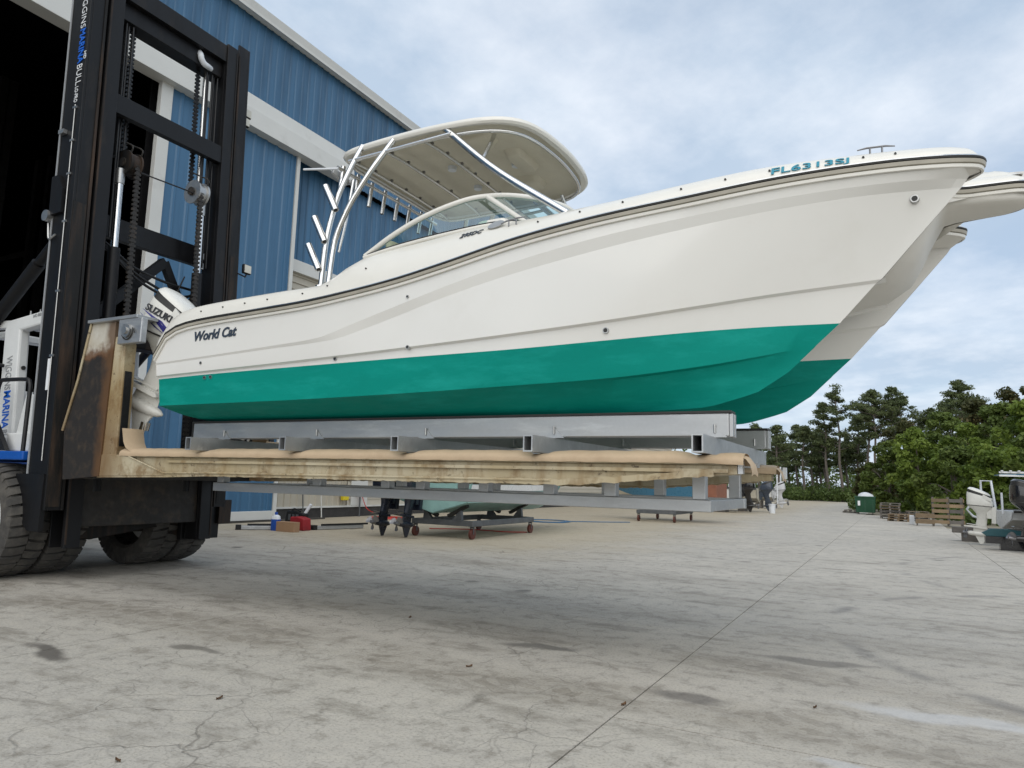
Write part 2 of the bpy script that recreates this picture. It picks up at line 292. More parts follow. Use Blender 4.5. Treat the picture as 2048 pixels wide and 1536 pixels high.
# ------------------------------------------------------------------ mesh helpers
def absloc(o):
    p = Vector((0, 0, 0))
    while o is not None: p = p + o.location; o = o.parent
    return p
class MB:
    def __init__(s): s.v = []; s.f = []
    def add(s, vs, fs):
        n = len(s.v); s.v += [tuple(p) for p in vs]; s.f += [tuple(i + n for i in f) for f in fs]; return s
    def box(s, x0, x1, y0, y1, z0, z1):
        return s.add([(x0, y0, z0), (x1, y0, z0), (x1, y1, z0), (x0, y1, z0), (x0, y0, z1), (x1, y0, z1), (x1, y1, z1), (x0, y1, z1)],
                     [(0, 3, 2, 1), (4, 5, 6, 7), (0, 1, 5, 4), (1, 2, 6, 5), (2, 3, 7, 6), (3, 0, 4, 7)])
    def beam(s, a, b, w, h, up=(0, 0, 1)):
        a, b = Vector(a), Vector(b); d = (b - a).normalized(); u = Vector(up); sd_ = d.cross(u).normalized(); u = sd_.cross(d)
        vs = [p + sd_ * (w / 2 * i) + u * (h / 2 * j) for p in (a, b) for i, j in ((-1, -1), (1, -1), (1, 1), (-1, 1))]
        return s.add(vs, [(0, 1, 2, 3), (7, 6, 5, 4), (0, 4, 5, 1), (1, 5, 6, 2), (2, 6, 7, 3), (3, 7, 4, 0)])
    def tube(s, pts, r, n=10, caps=True):
        pts = [Vector(p) for p in pts]; rs = r if isinstance(r, (list, tuple)) else [r] * len(pts)
        n0 = len(s.v); u = None
        for i, p in enumerate(pts):
            d = (pts[min(i + 1, len(pts) - 1)] - pts[max(i - 1, 0)]).normalized()
            if u is None:
                u = d.orthogonal().normalized()
            u = (u - d * u.dot(d)).normalized(); w = d.cross(u)
            for k in range(n):
                a = 2 * math.pi * k / n; s.v.append(tuple(p + (u * math.cos(a) + w * math.sin(a)) * rs[i]))
        for i in range(len(pts) - 1):
            for k in range(n):
                a = n0 + i * n + k; b = n0 + i * n + (k + 1) % n; s.f.append((a, b, b + n, a + n))
        if caps:
            s.f.append(tuple(n0 + k for k in reversed(range(n)))); s.f.append(tuple(n0 + (len(pts) - 1) * n + k for k in range(n)))
        return s
    def cyl(s, a, b, r0, r1=None, n=16): return s.tube([a, b], [r0, r0 if r1 is None else r1], n)
    def prism(s, poly, axis, d0, d1):
        """poly of 2d points extruded along axis ('x': poly=(y,z), 'y': (x,z), 'z': (x,y))"""
        def P(p, d): return {'x': (d, p[0], p[1]), 'y': (p[0], d, p[1]), 'z': (p[0], p[1], d)}[axis]
        n = len(poly); vs = [P(p, d0) for p in poly] + [P(p, d1) for p in poly]
        return s.add(vs, [tuple(range(n)), tuple(reversed(range(n, 2 * n)))] + [(i, i + n, (i + 1) % n + n, (i + 1) % n) for i in range(n)])
    def grid(s, rows, close=False):
        n = len(rows[0]); n0 = len(s.v)
        for r in rows: s.v += [tuple(p) for p in r]
        for i in range(len(rows) - 1):
            for k in range(n if close else n - 1):
                a = n0 + i * n + k; b = n0 + i * n + (k + 1) % n; s.f.append((a, b, b + n, a + n))
        return s
    def loft(s, secs, n=20, axis='z'):
        """stack of super-ellipse sections (t, centre, half length, half width, exponent[, centre2])"""
        rows = []
        for q in secs:
            t, c, hl, hw, e = q[:5]; c2 = q[5] if len(q) > 5 else 0; r = []
            for k in range(n):
                a = 2 * math.pi * k / n; ca, sa = math.cos(a), math.sin(a)
                x = c + hl * math.copysign(abs(ca) ** (2 / e), ca); y = c2 + hw * math.copysign(abs(sa) ** (2 / e), sa)
                r.append((x, y, t) if axis == 'z' else (t, y, x))
            rows.append(r)
        n0 = len(s.v); s.grid(rows, True); s.f.append(tuple(n0 + k for k in reversed(range(n)))); m0 = n0 + (len(rows) - 1) * n; s.f.append(tuple(m0 + k for k in range(n)))
        return s
    def xf(s, mtx, start=0):
        for i in range(start, len(s.v)): s.v[i] = tuple(mtx @ Vector(s.v[i]))
        return s
    def build(s, name, m, parent=None, smooth=None, bevel=0, label=None, cat=None, group=None, kind=None, fixn=True):
        me = bpy.data.meshes.new(name); off = absloc(parent) if parent else Vector((0, 0, 0))
        me.from_pydata([(a - off.x, b - off.y, c - off.z) for a, b, c in s.v], [], s.f)
        if fixn:
            bm = bmesh.new(); bm.from_mesh(me); bmesh.ops.recalc_face_normals(bm, faces=bm.faces[:]); bm.to_mesh(me); bm.free()
        ms = m if isinstance(m, list) else [m]
        for q in ms: me.materials.append(M[q])
        if smooth is not None:
            me.polygons.foreach_set('use_smooth', [True] * len(me.polygons)); me.set_sharp_from_angle(angle=R(smooth))
        o = bpy.data.objects.new(name, me); C.objects.link(o); o.parent = parent
        if bevel:
            bv = o.modifiers.new('bevel', 'BEVEL'); bv.width = bevel; bv.segments = 2; bv.limit_method = 'ANGLE'; bv.angle_limit = R(40)
        return tag(o, label, cat, group, kind)
def tag(o, label=None, cat=None, group=None, kind=None):
    for k, v in (('label', label), ('category', cat), ('group', group), ('kind', kind)):
        if v: o[k] = v
    return o
def thing(name, loc, label, cat, group=None, rz=0):
    o = bpy.data.objects.new(name, None); C.objects.link(o); o.location = loc; o.rotation_euler.z = rz; o.empty_display_size = .2
    return tag(o, label, cat, group)
def place(name, mesh, parent=None, loc=(0, 0, 0), rot=(0, 0, 0), scale=(1, 1, 1), **k):
    o = bpy.data.objects.new(name, mesh); C.objects.link(o); o.parent = parent; o.location = Vector(loc) - (absloc(parent) if parent else Vector((0, 0, 0))); o.rotation_euler = rot; o.scale = scale
    return tag(o, **k)
def pchip(xs, ys, q):
    xs, ys = np.array(xs, float), np.array(ys, float); h = np.diff(xs); d = np.diff(ys) / h; m = np.zeros(len(xs))
    for i in range(1, len(xs) - 1):
        if d[i - 1] * d[i] > 0:
            w1, w2 = 2 * h[i] + h[i - 1], h[i] + 2 * h[i - 1]; m[i] = (w1 + w2) / (w1 / d[i - 1] + w2 / d[i])
    m[0], m[-1] = d[0], d[-1]
    q = np.asarray(q, float); i = np.clip(np.searchsorted(xs, q) - 1, 0, len(h) - 1); t = (q - xs[i]) / h[i]
    return (2 * t**3 - 3 * t**2 + 1) * ys[i] + (t**3 - 2 * t**2 + t) * h[i] * m[i] + (-2 * t**3 + 3 * t**2) * ys[i + 1] + (t**3 - t**2) * h[i] * m[i + 1]
def curve3(pts, n):
    """smooth resample of a 3-D polyline"""
    P = np.array(pts, float); s_ = np.r_[0, np.cumsum(np.linalg.norm(np.diff(P, axis=0), axis=1))]
    q = np.linspace(0, s_[-1], n); return [tuple(p) for p in np.stack([pchip(s_, P[:, i], q) for i in range(3)], 1)]
def text(s, name, o, xd, yd, height, width, m, parent, depth=.003, shear=0., bold=0.):
    cu = bpy.data.curves.new(name, 'FONT'); cu.body = s; cu.extrude = .5; cu.shear = shear; cu.offset = bold; cu.resolution_u = 3
    tmp = bpy.data.objects.new(name, cu); C.objects.link(tmp); bpy.context.view_layer.update()
    me = bpy.data.meshes.new_from_object(tmp.evaluated_get(bpy.context.evaluated_depsgraph_get()))
    bpy.data.objects.remove(tmp); me.name = name
    co = np.array([v.co for v in me.vertices]); lo, hi = co.min(0), co.max(0)
    xd, yd = Vector(xd).normalized(), Vector(yd).normalized(); zd = xd.cross(yd); o = Vector(o); off = absloc(parent)
    for v in me.vertices:
        a = (v.co.x - lo[0]) / (hi[0] - lo[0]) * width; b_ = (v.co.y - lo[1]) / (hi[1] - lo[1]) * height; c = v.co.z / .5 * depth
        v.co = o + xd * a + yd * b_ + zd * c - off
    me.materials.clear(); me.materials.append(M[m])
    ob = bpy.data.objects.new(name, me); C.objects.link(ob); ob.parent = parent
    return ob
def leafmesh(name, cen, rad, nper, size, m, parent=None, aspect=.6, flat=0., kind=None, shell=.45, **k):
    """many leaf faces in ellipsoid clumps: cen (n,3), rad (n,3)"""
    cen, rad = np.array(cen, float), np.array(rad, float); idx = np.repeat(np.arange(len(cen)), nper); n = len(idx)
    d = rng.normal(size=(n, 3)); d /= np.linalg.norm(d, axis=1)[:, None]; rr = (shell + (1 - shell) * rng.random(n)) ** .7
    p = cen[idx] + d * rad[idx] * rr[:, None]
    nrm = d * .55 + rng.normal(size=(n, 3)) * .7; nrm[:, 2] += .35 + flat; nrm /= np.linalg.norm(nrm, axis=1)[:, None]
    u = np.cross(nrm, rng.normal(size=(n, 3))); u /= np.linalg.norm(u, axis=1)[:, None]; w = np.cross(nrm, u)
    s_ = size * (.6 + .8 * rng.random(n))[:, None]
    V4 = np.stack([p - u * s_, p - w * s_ * aspect, p + u * s_, p + w * s_ * aspect], 1).reshape(-1, 3)
    if parent is not None: V4 = V4 - np.array(absloc(parent))
    me = bpy.data.meshes.new(name); me.vertices.add(n * 4); me.vertices.foreach_set('co', V4.ravel()); me.loops.add(n * 4); me.loops.foreach_set('vertex_index', np.arange(n * 4, dtype=np.int32))
    me.polygons.add(n); me.polygons.foreach_set('loop_start', np.arange(0, n * 4, 4, dtype=np.int32)); me.polygons.foreach_set('loop_total', np.full(n, 4, dtype=np.int32)); me.update(calc_edges=True)
    at = me.attributes.new('tint', 'FLOAT', 'FACE'); ct = rng.random(len(cen)); at.data.foreach_set('value', np.clip(ct[idx] * .55 + rng.random(n) * .45, 0, 1))
    me.materials.append(M[m]); o = bpy.data.objects.new(name, me); C.objects.link(o); o.parent = parent
    return tag(o, kind=kind, **k)

# ------------------------------------------------------------------ ground
MB().box(-400, 400, -300, 600, -.6, -.017).build('ground', 'soil', kind='structure')
yard = MB().prism([(-60, -14), (6.2, -14), (6.2, 36), (1.88, 36), (1.88, 50.5), (-1.68, 50.5), (-1.68, 57.3), (-3.4, 57.3), (-3.4, 96), (-60, 96)], 'z', -.05, -.012).build('concrete_yard', 'joint', kind='structure')
xj = [-60, -17.9, -15.5, -10.9, -6.3, -1.68, 1.88, 6.2]
yj = [-14, -4.6, 1.55, 7.72, 13.9, 20.1, 26.3, 32.5, 44.9, 57.3, 69.7, 96]
for i in range(len(xj) - 1):
    ys = yj if i > 0 else [-14, 96]
    sh = 0 if i % 2 == 0 else 3.1
    for j in range(len(ys) - 1):
        g = .006
        y0 = ys[j] + (sh if 0 < j else 0); y1 = ys[j + 1] + (sh if j < len(ys) - 2 else 0)
        if i == 0: y0, y1 = ys[0], ys[1]
        lim = {5: 50.5, 6: 36}.get(i, 96)
        if y0 > lim - .5: continue
        y1 = min(y1, lim); x1_ = xj[i + 1] if not (i == 4 and y1 > 58) else -3.4
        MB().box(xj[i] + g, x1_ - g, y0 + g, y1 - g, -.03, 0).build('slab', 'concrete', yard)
MB().box(-60, -2, 96.05, 99.5, -.058, -.004).build('sand_verge', 'sand', kind='structure')

# ------------------------------------------------------------------ warehouse
WX = -18.0
wh = thing('warehouse', (WX, 12, 0), 'tall blue ribbed steel boat storage building with white trim', 'building')
def sheet(h, w=.9, n=3, rib=.035):
    """ribbed steel sheet in the Y-Z plane, facing +X"""
    pr = []
    p = w / n
    for k in range(n):
        y = k * p; pr += [(y, 0), (y + p * .62, 0), (y + p * .70, rib), (y + p * .86, rib), (y + p * .94, 0)]
    pr.append((w, 0)); mb = MB()
    mb.grid([[(x, y, 0) for y, x in pr], [(x, y, h) for y, x in pr]])
    me = bpy.data.meshes.new('sheet'); me.from_pydata(mb.v, [], [tuple(reversed(f)) for f in mb.f]); return me
def sheets(name, x, y0, y1, z0, z1, m, parent, w=.9, n=3):
    me = sheet(z1 - z0, w, n); me.materials.append(M[m]); y = y0
    while y < y1 - .05:
        sy = min(1, (y1 - y) / w); place(name, me, parent, (x, y, z0), scale=(1, sy, 1)); y += w
Y0, Y1 = -12, 66
OP0, OP1 = 3.2, 11.9
sheets('wall_sheet', WX, Y0, Y1, 12.6, 16.35, 'wall_blue', wh)
sheets('wall_sheet', WX - .3, OP1 + 4.6, Y1, 8.95, 12.6, 'wall_blue', wh)
sheets('wall_sheet', WX - .02, Y0, OP0 - .3, 0, 12.6, 'wall_blue', wh)
MB().box(-60, WX - .36, Y1 - .1, Y1, 0, 16.3).build('end_wall', 'wall_blue', wh)
MB().box(-60, WX - .36, Y0, Y0 + .1, 0, 16.3).build('end_wall', 'wall_blue', wh)
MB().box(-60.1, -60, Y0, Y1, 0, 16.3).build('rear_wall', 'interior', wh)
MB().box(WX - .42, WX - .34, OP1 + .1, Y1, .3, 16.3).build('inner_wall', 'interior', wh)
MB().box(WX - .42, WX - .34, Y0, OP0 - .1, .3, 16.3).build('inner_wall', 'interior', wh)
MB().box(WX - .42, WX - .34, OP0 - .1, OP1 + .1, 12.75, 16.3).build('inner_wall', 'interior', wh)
MB().prism([(WX - .45, 16.2), (-39, 20.2), (-60, 16.2), (-60, 16.1), (-39, 20.1), (WX - .45, 16.1)], 'y', Y0 + .2, Y1 - .2).build('ceiling_shade_liner', 'interior', wh)  # dark sheet added under the white roof to cut bounced light
MB().box(-59.9, -18.6, Y0 + .2, Y1 - .2, .001, .02).build('indoor_shade_floor', 'interior_rack', wh)  # dark sheet added over the slab so the floor bounces little light
rf = MB().prism([(WX + .32, 16.38), (-39, 20.5), (-60.5, 16.38), (-60.5, 16.28), (-39, 20.38), (WX + .32, 16.28)], 'y', Y0 - .3, Y1 + .3).build('roof', 'wall_white', wh)
MB().prism([(WX + .10, 16.30), (WX + .30, 16.30), (WX + .36, 16.62), (WX + .10, 16.62)], 'y', Y0 - .2, Y1 + .2).build('gutter', 'wall_white', rf)
MB().prism([(WX + .04, 13.72), (WX + .32, 13.52), (WX + .42, 13.02), (WX + .47, 13.0), (WX + .52, 12.38), (WX + .04, 12.38)], 'y', Y0, 19.75).build('door_track_hood', 'wall_white', wh, bevel=.012)
# sliding door leaf parked right of the opening
dr = MB().box(WX + .10, WX + .16, OP1 + .32, 17.18, .30, 12.45).build('sliding_door', 'wall_blue', wh)
sheets('door_sheet', WX + .17, OP1 + .36, 17.12, .30, 12.42, 'wall_blue', dr, .9, 2)
MB().box(WX + .08, WX + .25, OP1, OP1 + .36, .02, 12.44).build('door_stile', 'wall_white', dr, bevel=.01)
MB().box(WX + .08, WX + .25, 17.12, 17.26, .02, 12.44).build('door_stile', 'wall_white', dr, bevel=.01)
MB().box(WX + .09, WX + .24, OP1 + .36, 17.12, .06, .34).build('bottom_rail', 'wall_white', dr, bevel=.01)
MB().box(WX + .05, WX + .30, 3, 19.5, .003, .045).build('door_threshold', 'joint', wh)
MB().box(WX - .30, WX + .02, OP0 - .35, OP0, 0, 12.4).build('door_jamb', 'wall_white', wh)
# beige annexe cladding: lap boards over ribbed sheets over a dark plinth
bz = 1.55
for k in range(30):
    z = bz + k * .245
    if z > 8.5: break
    MB().prism([(WX - .29, z), (WX - .235, z), (WX - .275, z + .25), (WX - .29, z + .25)], 'y', 17.2, Y1).build('siding_board', 'wall_beige', wh)
MB().box(WX - .30, WX - .10, 17.2, Y1, 8.50, 8.93).build('siding_flashing', 'wall_white', wh, bevel=.01)
sheets('siding_sheet', WX - .29, 17.27, 21.2, .42, 1.55, 'wall_beige', wh, .9, 3)
for k in range(5):
    z = .42 + k * .226
    MB().prism([(WX - .29, z), (WX - .245, z), (WX - .275, z + .226), (WX - .29, z + .226)], 'y', 21.25, Y1).build('siding_board', 'wall_beige', wh)
MB().box(WX - .30, WX - .21, 17.26, Y1, .36, .42).build('sill_flashing', 'wall_white', wh)
MB().box(WX - .32, WX - .26, 17.2, Y1, 0, .36).build('plinth', 'dark_base', wh)
MB().box(WX - .24, WX - .20, 21.4, 22.35, .42, 1.35).build('tap_panel', 'wall_white', wh)
# racks with stored boats, the dimness inside put into their colour
for k, (x, y) in enumerate([(-27, 3.5), (-27, 8.0), (-27, 12.5), (-33, 3.5), (-33, 8.0), (-33, 12.5)]):
    rk = thing('storage_rack', (x, y, 0), 'shade-coloured steel storage rack bay deep inside the building, ' + ['beside the door side', 'facing the doorway', 'behind the blue door', 'second row beside the door side', 'second row facing the doorway', 'second row behind the blue door'][k], 'rack', 'storage racks inside the building')
    for dy in (-.0, 4.2):
        for dx in (0, -5):
            MB().box(x + dx - .12, x + dx + .12, y + dy - .12, y + dy + .12, 0, 15).build('post', 'interior_rack', rk)
    for z in (3.4, 7.0, 10.6):
        MB().box(x - 5, x + .2, y - .1, y + .1, z, z + .25).build('beam', 'interior_rack', rk); MB().box(x - 5, x + .2, y + 4.1, y + 4.3, z, z + .25).build('beam', 'interior_rack', rk)

# ------------------------------------------------------------------ the catamaran
YC = 6.87
boat = thing('power_catamaran', (-7.7, YC, 2.1), 'large white power catamaran with teal bottom paint held up on the forks', 'boat')
def line(pts):
    P = np.array(pts, float); return P[:, 0], P[:, 1], P[:, 2]
STEM_Z = lambda z: float(np.interp(z, [2.15, 2.22, 2.34, 2.51, 2.62, 2.79, 3.08, 3.36, 3.69, 3.93], [-1.42, -1.11, -.82, -.60, -.51, -.33, -.07, .23, .48, .64]))
L_rail = [(-7.72, 1.45, 2.868), (-7.67, 1.45, 2.985), (-7.5, 1.455, 3.124), (-7.24, 1.46, 3.199), (-6.82, 1.46, 3.233), (-6.12, 1.465, 3.258), (-5.39, 1.468, 3.284), (-4.72, 1.47, 3.339), (-4.18, 1.47, 3.400), (-3.68, 1.47, 3.481), (-2.84, 1.465, 3.632), (-2.19, 1.45, 3.711), (-1.31, 1.40, 3.785), (-.77, 1.34, 3.838), (-.17, 1.22, 3.889), (.33, 1.06, 3.922), (.57, .94, 3.934), (.66, .85, 3.94)]
L_railb = [(x, d - .012 if x < .5 else d - .005, z - .075) for x, d, z in L_rail[:-1]] + [(STEM_Z(3.865), .85, 3.865)]
L_bt = [(-7.71, 1.435, 2.770), (-6.9, 1.44, 2.806), (-5.91, 1.445, 2.853), (-5.2, 1.45, 2.893), (-4.75, 1.45, 3.000), (-4.19, 1.45, 3.14), (-3.68, 1.45, 3.265), (-3.05, 1.448, 3.401), (-2.11, 1.430, 3.550), (-1.33, 1.375, 3.635), (-.79, 1.315, 3.690), (-.18, 1.185, 3.745), (.30, 1.015, 3.785), (.47, .915, 3.80), (STEM_Z(3.81), .85, 3.81)]
L_bb = [(-7.71, 1.422, 2.752), (-6.9, 1.427, 2.785), (-5.91, 1.43, 2.828), (-5.0, 1.43, 2.868), (-4.56, 1.42, 2.960), (-4.18, 1.412, 3.055), (-3.68, 1.426, 3.175), (-3.04, 1.421, 3.308), (-2.11, 1.400, 3.452), (-1.33, 1.343, 3.555), (-.79, 1.278, 3.618), (-.18, 1.138, 3.685), (.28, .955, 3.73), (.43, .882, 3.745), (STEM_Z(3.75), .85, 3.75)]
L_lt = [(-7.70, 1.42, 2.620), (-6.14, 1.42, 2.663), (-4.18, 1.42, 2.732), (-3.04, 1.40, 2.786), (-2.12, 1.34, 2.850), (-1.33, 1.21, 2.939), (-.82, 1.09, 3.006), (STEM_Z(3.105) + .012, .866, 3.105)]
L_lb = [(x, d - (.036 if i < 6 else .033 if i == 6 else 0), z - .016) for i, (x, d, z) in enumerate(L_lt[:-1])] + [(STEM_Z(3.08), .85, 3.08)]
L_gr = [(-7.70, 1.385, 2.585), (-6.88, 1.385, 2.606), (-4.2, 1.38, 2.642), (-3.06, 1.355, 2.656), (-2.14, 1.28, 2.692), (-1.35, 1.13, 2.742), (-.79, .98, 2.772), (STEM_Z(2.787), .85, 2.787)]
L_ch = [(-7.68, 1.36, 2.271), (-5.95, 1.35, 2.278), (-4.21, 1.34, 2.303), (-3.09, 1.29, 2.338), (-2.17, 1.20, 2.380), (-1.36, 1.07, 2.466), (-.87, .96, 2.548), (STEM_Z(2.625), .85, 2.625)]
L_c2 = [(x, d - (.045 if i < 6 else .02), z - .012) for i, (x, d, z) in enumerate(L_ch[:-1])] + [(STEM_Z(2.605), .85, 2.605)]
L_st = [(-7.62, 1.09, 2.190), (-5.9, 1.09, 2.195), (-4.2, 1.08, 2.205), (-3.1, 1.06, 2.22), (-2.2, 1.01, 2.255), (-1.5, .94, 2.315), (-1.1, .89, 2.36), (STEM_Z(2.42), .85, 2.42)]
L_ke = [(-8.02 + .45, .85, 2.150), (-7.3, .85, 2.122), (-5, .85, 2.118), (-3, .85, 2.118), (-2.2, .85, 2.125), (-1.8, .85, 2.135), (-1.42, .85, 2.15), (-1.11, .85, 2.22), (-.95, .85, 2.27)]
NU = 64
uu = np.linspace(0, 1, NU); uu = .5 * uu + .5 * (1 - (1 - uu) ** 1.8)
def samp(L_):
    x, d, z = line(L_); q = x[0] + (x[-1] - x[0]) * uu; return np.stack([q, pchip(x, d, q), pchip(x, z, q)], 1)
SL = {k: samp(v) for k, v in dict(rail=L_rail, railb=L_railb, bt=L_bt, bb=L_bb, lt=L_lt, lb=L_lb, gr=L_gr, ch=L_ch, c2=L_c2, st=L_st, ke=L_ke).items()}
def side(A, inner=False, sgn=-1):
    d = A[:, 1].copy()
    if inner: d = .85 - (d - .85) * .68
    return [(x, YC + sgn * dd, z) for x, dd, z in zip(A[:, 0], d, A[:, 2])]
hull, bott = MB(), MB()
for sg in (-1, 1):
    ks = ['railb', 'bt', 'bb', 'lt', 'lb', 'gr']
    mid = SL['bb'] * .5 + SL['lt'] * .5; mid[:, 1] += .004            # keeps the big topside panel fair
    for grp in (('railb', 'bt'), ('bt', 'bb'), ('bb', None, 'lt'), ('lt', 'lb'), ('lb', 'gr')):     # creases stay crisp between strips
        hull.grid([side(mid if k is None else SL[k], False, sg) for k in grp])
    hull.grid([side(SL[k], True, sg) for k in ks])
    bott.grid([side(SL[k], False, sg) for k in ('gr', 'ch', 'c2', 'st', 'ke')])
    bott.grid([side(SL[k], True, sg) for k in ('gr', 'ch', 'c2', 'st', 'ke')])
    # transom
    o_ = [side(SL[k], False, sg)[0] for k in ('railb', 'bt', 'lt', 'gr')]; i_ = [side(SL[k], True, sg)[0] for k in ('railb', 'bt', 'lt', 'gr')]
    hull.grid([o_, i_])
    o_ = [side(SL[k], False, sg)[0] for k in ('gr', 'ch', 'c2', 'st', 'ke')]; i_ = [side(SL[k], True, sg)[0] for k in ('gr', 'ch', 'c2', 'st', 'ke')]
    bott.grid([o_, i_])
# tunnel roof and crossdeck front
hull.grid([[(x, YC + y, z) for y in (-.50, -.3, 0, .3, .50)] for x, z in ((-7.7, 2.80), (-4, 2.86), (-2, 2.95), (-1, 3.05))])
hull.grid([[(x, YC + y, z) for y in (-.56, -.3, 0, .3, .56)] for x, z in ((-1, 3.05), (-.35, 3.14), (.0, 3.2))])
hull.grid([[(-7.7, YC + y, z) for y in (-.46, .46)] for z in (2.80, 3.1)])
hull.build('hull', 'gel', boat, smooth=13, label='white topsides with a moulded swoosh and spray ledge')
bott.build('bottom', 'teal', boat, smooth=22, label='teal antifouling painted bottom with chines')
# deck plan outline at rub rail height (half), from the stern round the bow tip and notch to the pulpit
ro = side(SL['rail'], False, -1)
hook = [(.66, .80, 3.94), (.62, .72, 3.938), (.54, .64, 3.936), (.47, .56, 3.932), (.445, .48, 3.93), (.48, .385, 3.93), (.58, .315, 3.933), (.75, .285, 3.94), (.92, .26, 3.945), (1.02, .20, 3.95), (1.07, .11, 3.955), (1.085, 0, 3.955)]
NT = NU - 12
hk = curve3([(x, YC - d, z) for x, d, z in hook], 34)
tl = curve3(ro[NT:-1:3] + [(.635, YC - .885, 3.937)] + [(x, YC - d, z) for x, d, z in hook], 64)
outl = ro[:NT] + tl
full = outl + [(x, 2 * YC - y, z) for x, y, z in reversed(outl[:-1])]
T_ = np.array(full)
def offs(k):
    t = np.gradient(T_[:, :2], axis=0); t /= np.linalg.norm(t, axis=1)[:, None] + 1e-9; nn = np.stack([t[:, 1], -t[:, 0]], 1)
    q = T_.copy(); q[:, :2] += nn * k; return q     # +k is outboard
def strip(profile):
    return [[tuple(p + np.array([0, 0, dz])) for p in offs(k)] for k, dz in profile]
MB().grid(strip([(-.004, -.078), (.012, -.075), (.016, -.052), (.004, -.048)])).build('lower_rail_bead', 'gel2', boat, smooth=40)
MB().grid(strip([(.002, -.048), (.024, -.043), (.030, -.016), (.014, -.011)])).build('rub_rail', 'rail_grey', boat, smooth=40)
MB().grid(strip([(.012, -.012), (.031, -.009), (.033, .001), (.010, .004)])).build('rub_rail_insert', 'rail_black', boat, smooth=40)
MB().grid(strip([(.024, .000), (.032, .006), (.026, .016), (.004, .018)])).build('rub_rail_trim', 'steel', boat, smooth=40)
# gunwale cap up to the deck edge
tx = [-7.75, -7.57, -7.24, -6.99, -6.42, -5.82, -5.3, -5.15, -4.98, -4.8, -4.03, -3.29, -2.67, -2.43, -2.03, -1.33, -.78, -.1, .14, .5, .63, 1.2]
tz = [3.06, 3.292, 3.403, 3.429, 3.452, 3.468, 3.484, 3.530, 3.64, 3.735, 3.838, 3.895, 3.885, 3.893, 3.908, 3.959, 3.997, 4.023, 4.038, 4.053, 4.05, 4.05]
ti = [.05, .06, .07, .08, .085, .09, .12, .14, .17, .20, .24, .25, .22, .20, .17, .13, .11, .10, .10, .09, .09, .09]
topz = pchip(tx, tz, T_[:, 0]); topi = pchip(tx, ti, T_[:, 0])
def cap(f, g):
    A = offs(0.0); t = np.gradient(T_[:, :2], axis=0); t /= np.linalg.norm(t, axis=1)[:, None] + 1e-9; nn = np.stack([t[:, 1], -t[:, 0]], 1)
    q = T_.copy(); q[:, :2] -= nn * (topi * f)[:, None]; q[:, 2] = T_[:, 2] + .016 + (topz - T_[:, 2] - .016) * g; return [tuple(p) for p in q]
dk = MB(); dk.grid([cap(0, 0), cap(.10, .25), cap(.38, .62), cap(.72, .9), cap(1, 1), cap(1.25, 1.01)])
rim = cap(1.25, 1.01); nh = len(rim) // 2
# closed foredeck from the windscreen forward, side decks aft of it
fore = [i for i in range(nh + 1) if rim[i][0] > -3.2]
dk.grid([[rim[i], rim[len(rim) - 1 - i]] for i in fore])
aft = [i for i in range(nh + 1) if rim[i][0] <= -3.1]
for a_ in (aft, [len(rim) - 1 - i for i in aft]):
    sg = 1 if a_[0] < nh else -1
    dk.grid([[rim[i] for i in a_], [(rim[i][0], rim[i][1] + sg * .22, rim[i][2] + .005) for i in a_], [(rim[i][0], rim[i][1] + sg * .24, 2.98) for i in a_]])
dk.grid([[(-7.6, YC - 1.2, 2.98), (-7.6, YC + 1.2, 2.98)], [(-3.1, YC - 1.2, 2.98), (-3.1, YC + 1.2, 2.98)]])
dk.grid([[(-3.15, YC - 1.2, 2.98), (-3.15, YC + 1.2, 2.98)], [(-3.15, YC - 1.0, 3.9), (-3.15, YC + 1.0, 3.9)]])
dk.build('deck', 'gel2', boat, smooth=35, label='cream deck moulding with raised gunwale')
# pulpit and crossdeck underside
pul = MB()
rows = []
for x, hw, zb, zt in ((-.35, .68, 3.12, 3.86), (0, .68, 3.18, 3.86), (.2, .66, 3.32, 3.86), (.30, .62, 3.50, 3.86), (.37, .55, 3.66, 3.86), (.42, .46, 3.75, 3.86)):
    rows.append([(x, YC + k_ * hw, zb + (zt - zb) * q) for k_, q in ((-1, 1), (-.98, .5), (-.9, .18), (-.55, .02), (-.2, 0), (.2, 0), (.55, .02), (.9, .18), (.98, .5), (1, 1))])
for x, hw, zb, zt in ((.47, .37, 3.79, 3.862), (.56, .31, 3.80, 3.865), (.75, .285, 3.80, 3.87), (.92, .25, 3.805, 3.875), (1.02, .17, 3.83, 3.88), (1.055, .06, 3.855, 3.88)):
    rows.append([(x, YC + k_ * hw, zb + (zt - zb) * q) for k_, q in ((-1, 1), (-.97, .5), (-.88, .2), (-.55, .03), (-.2, 0), (.15, .02), (.45, .22), (.7, .5), (.9, .8), (1, 1))])
pul.grid(rows).build('pulpit', 'gel_matte', boat, smooth=45)
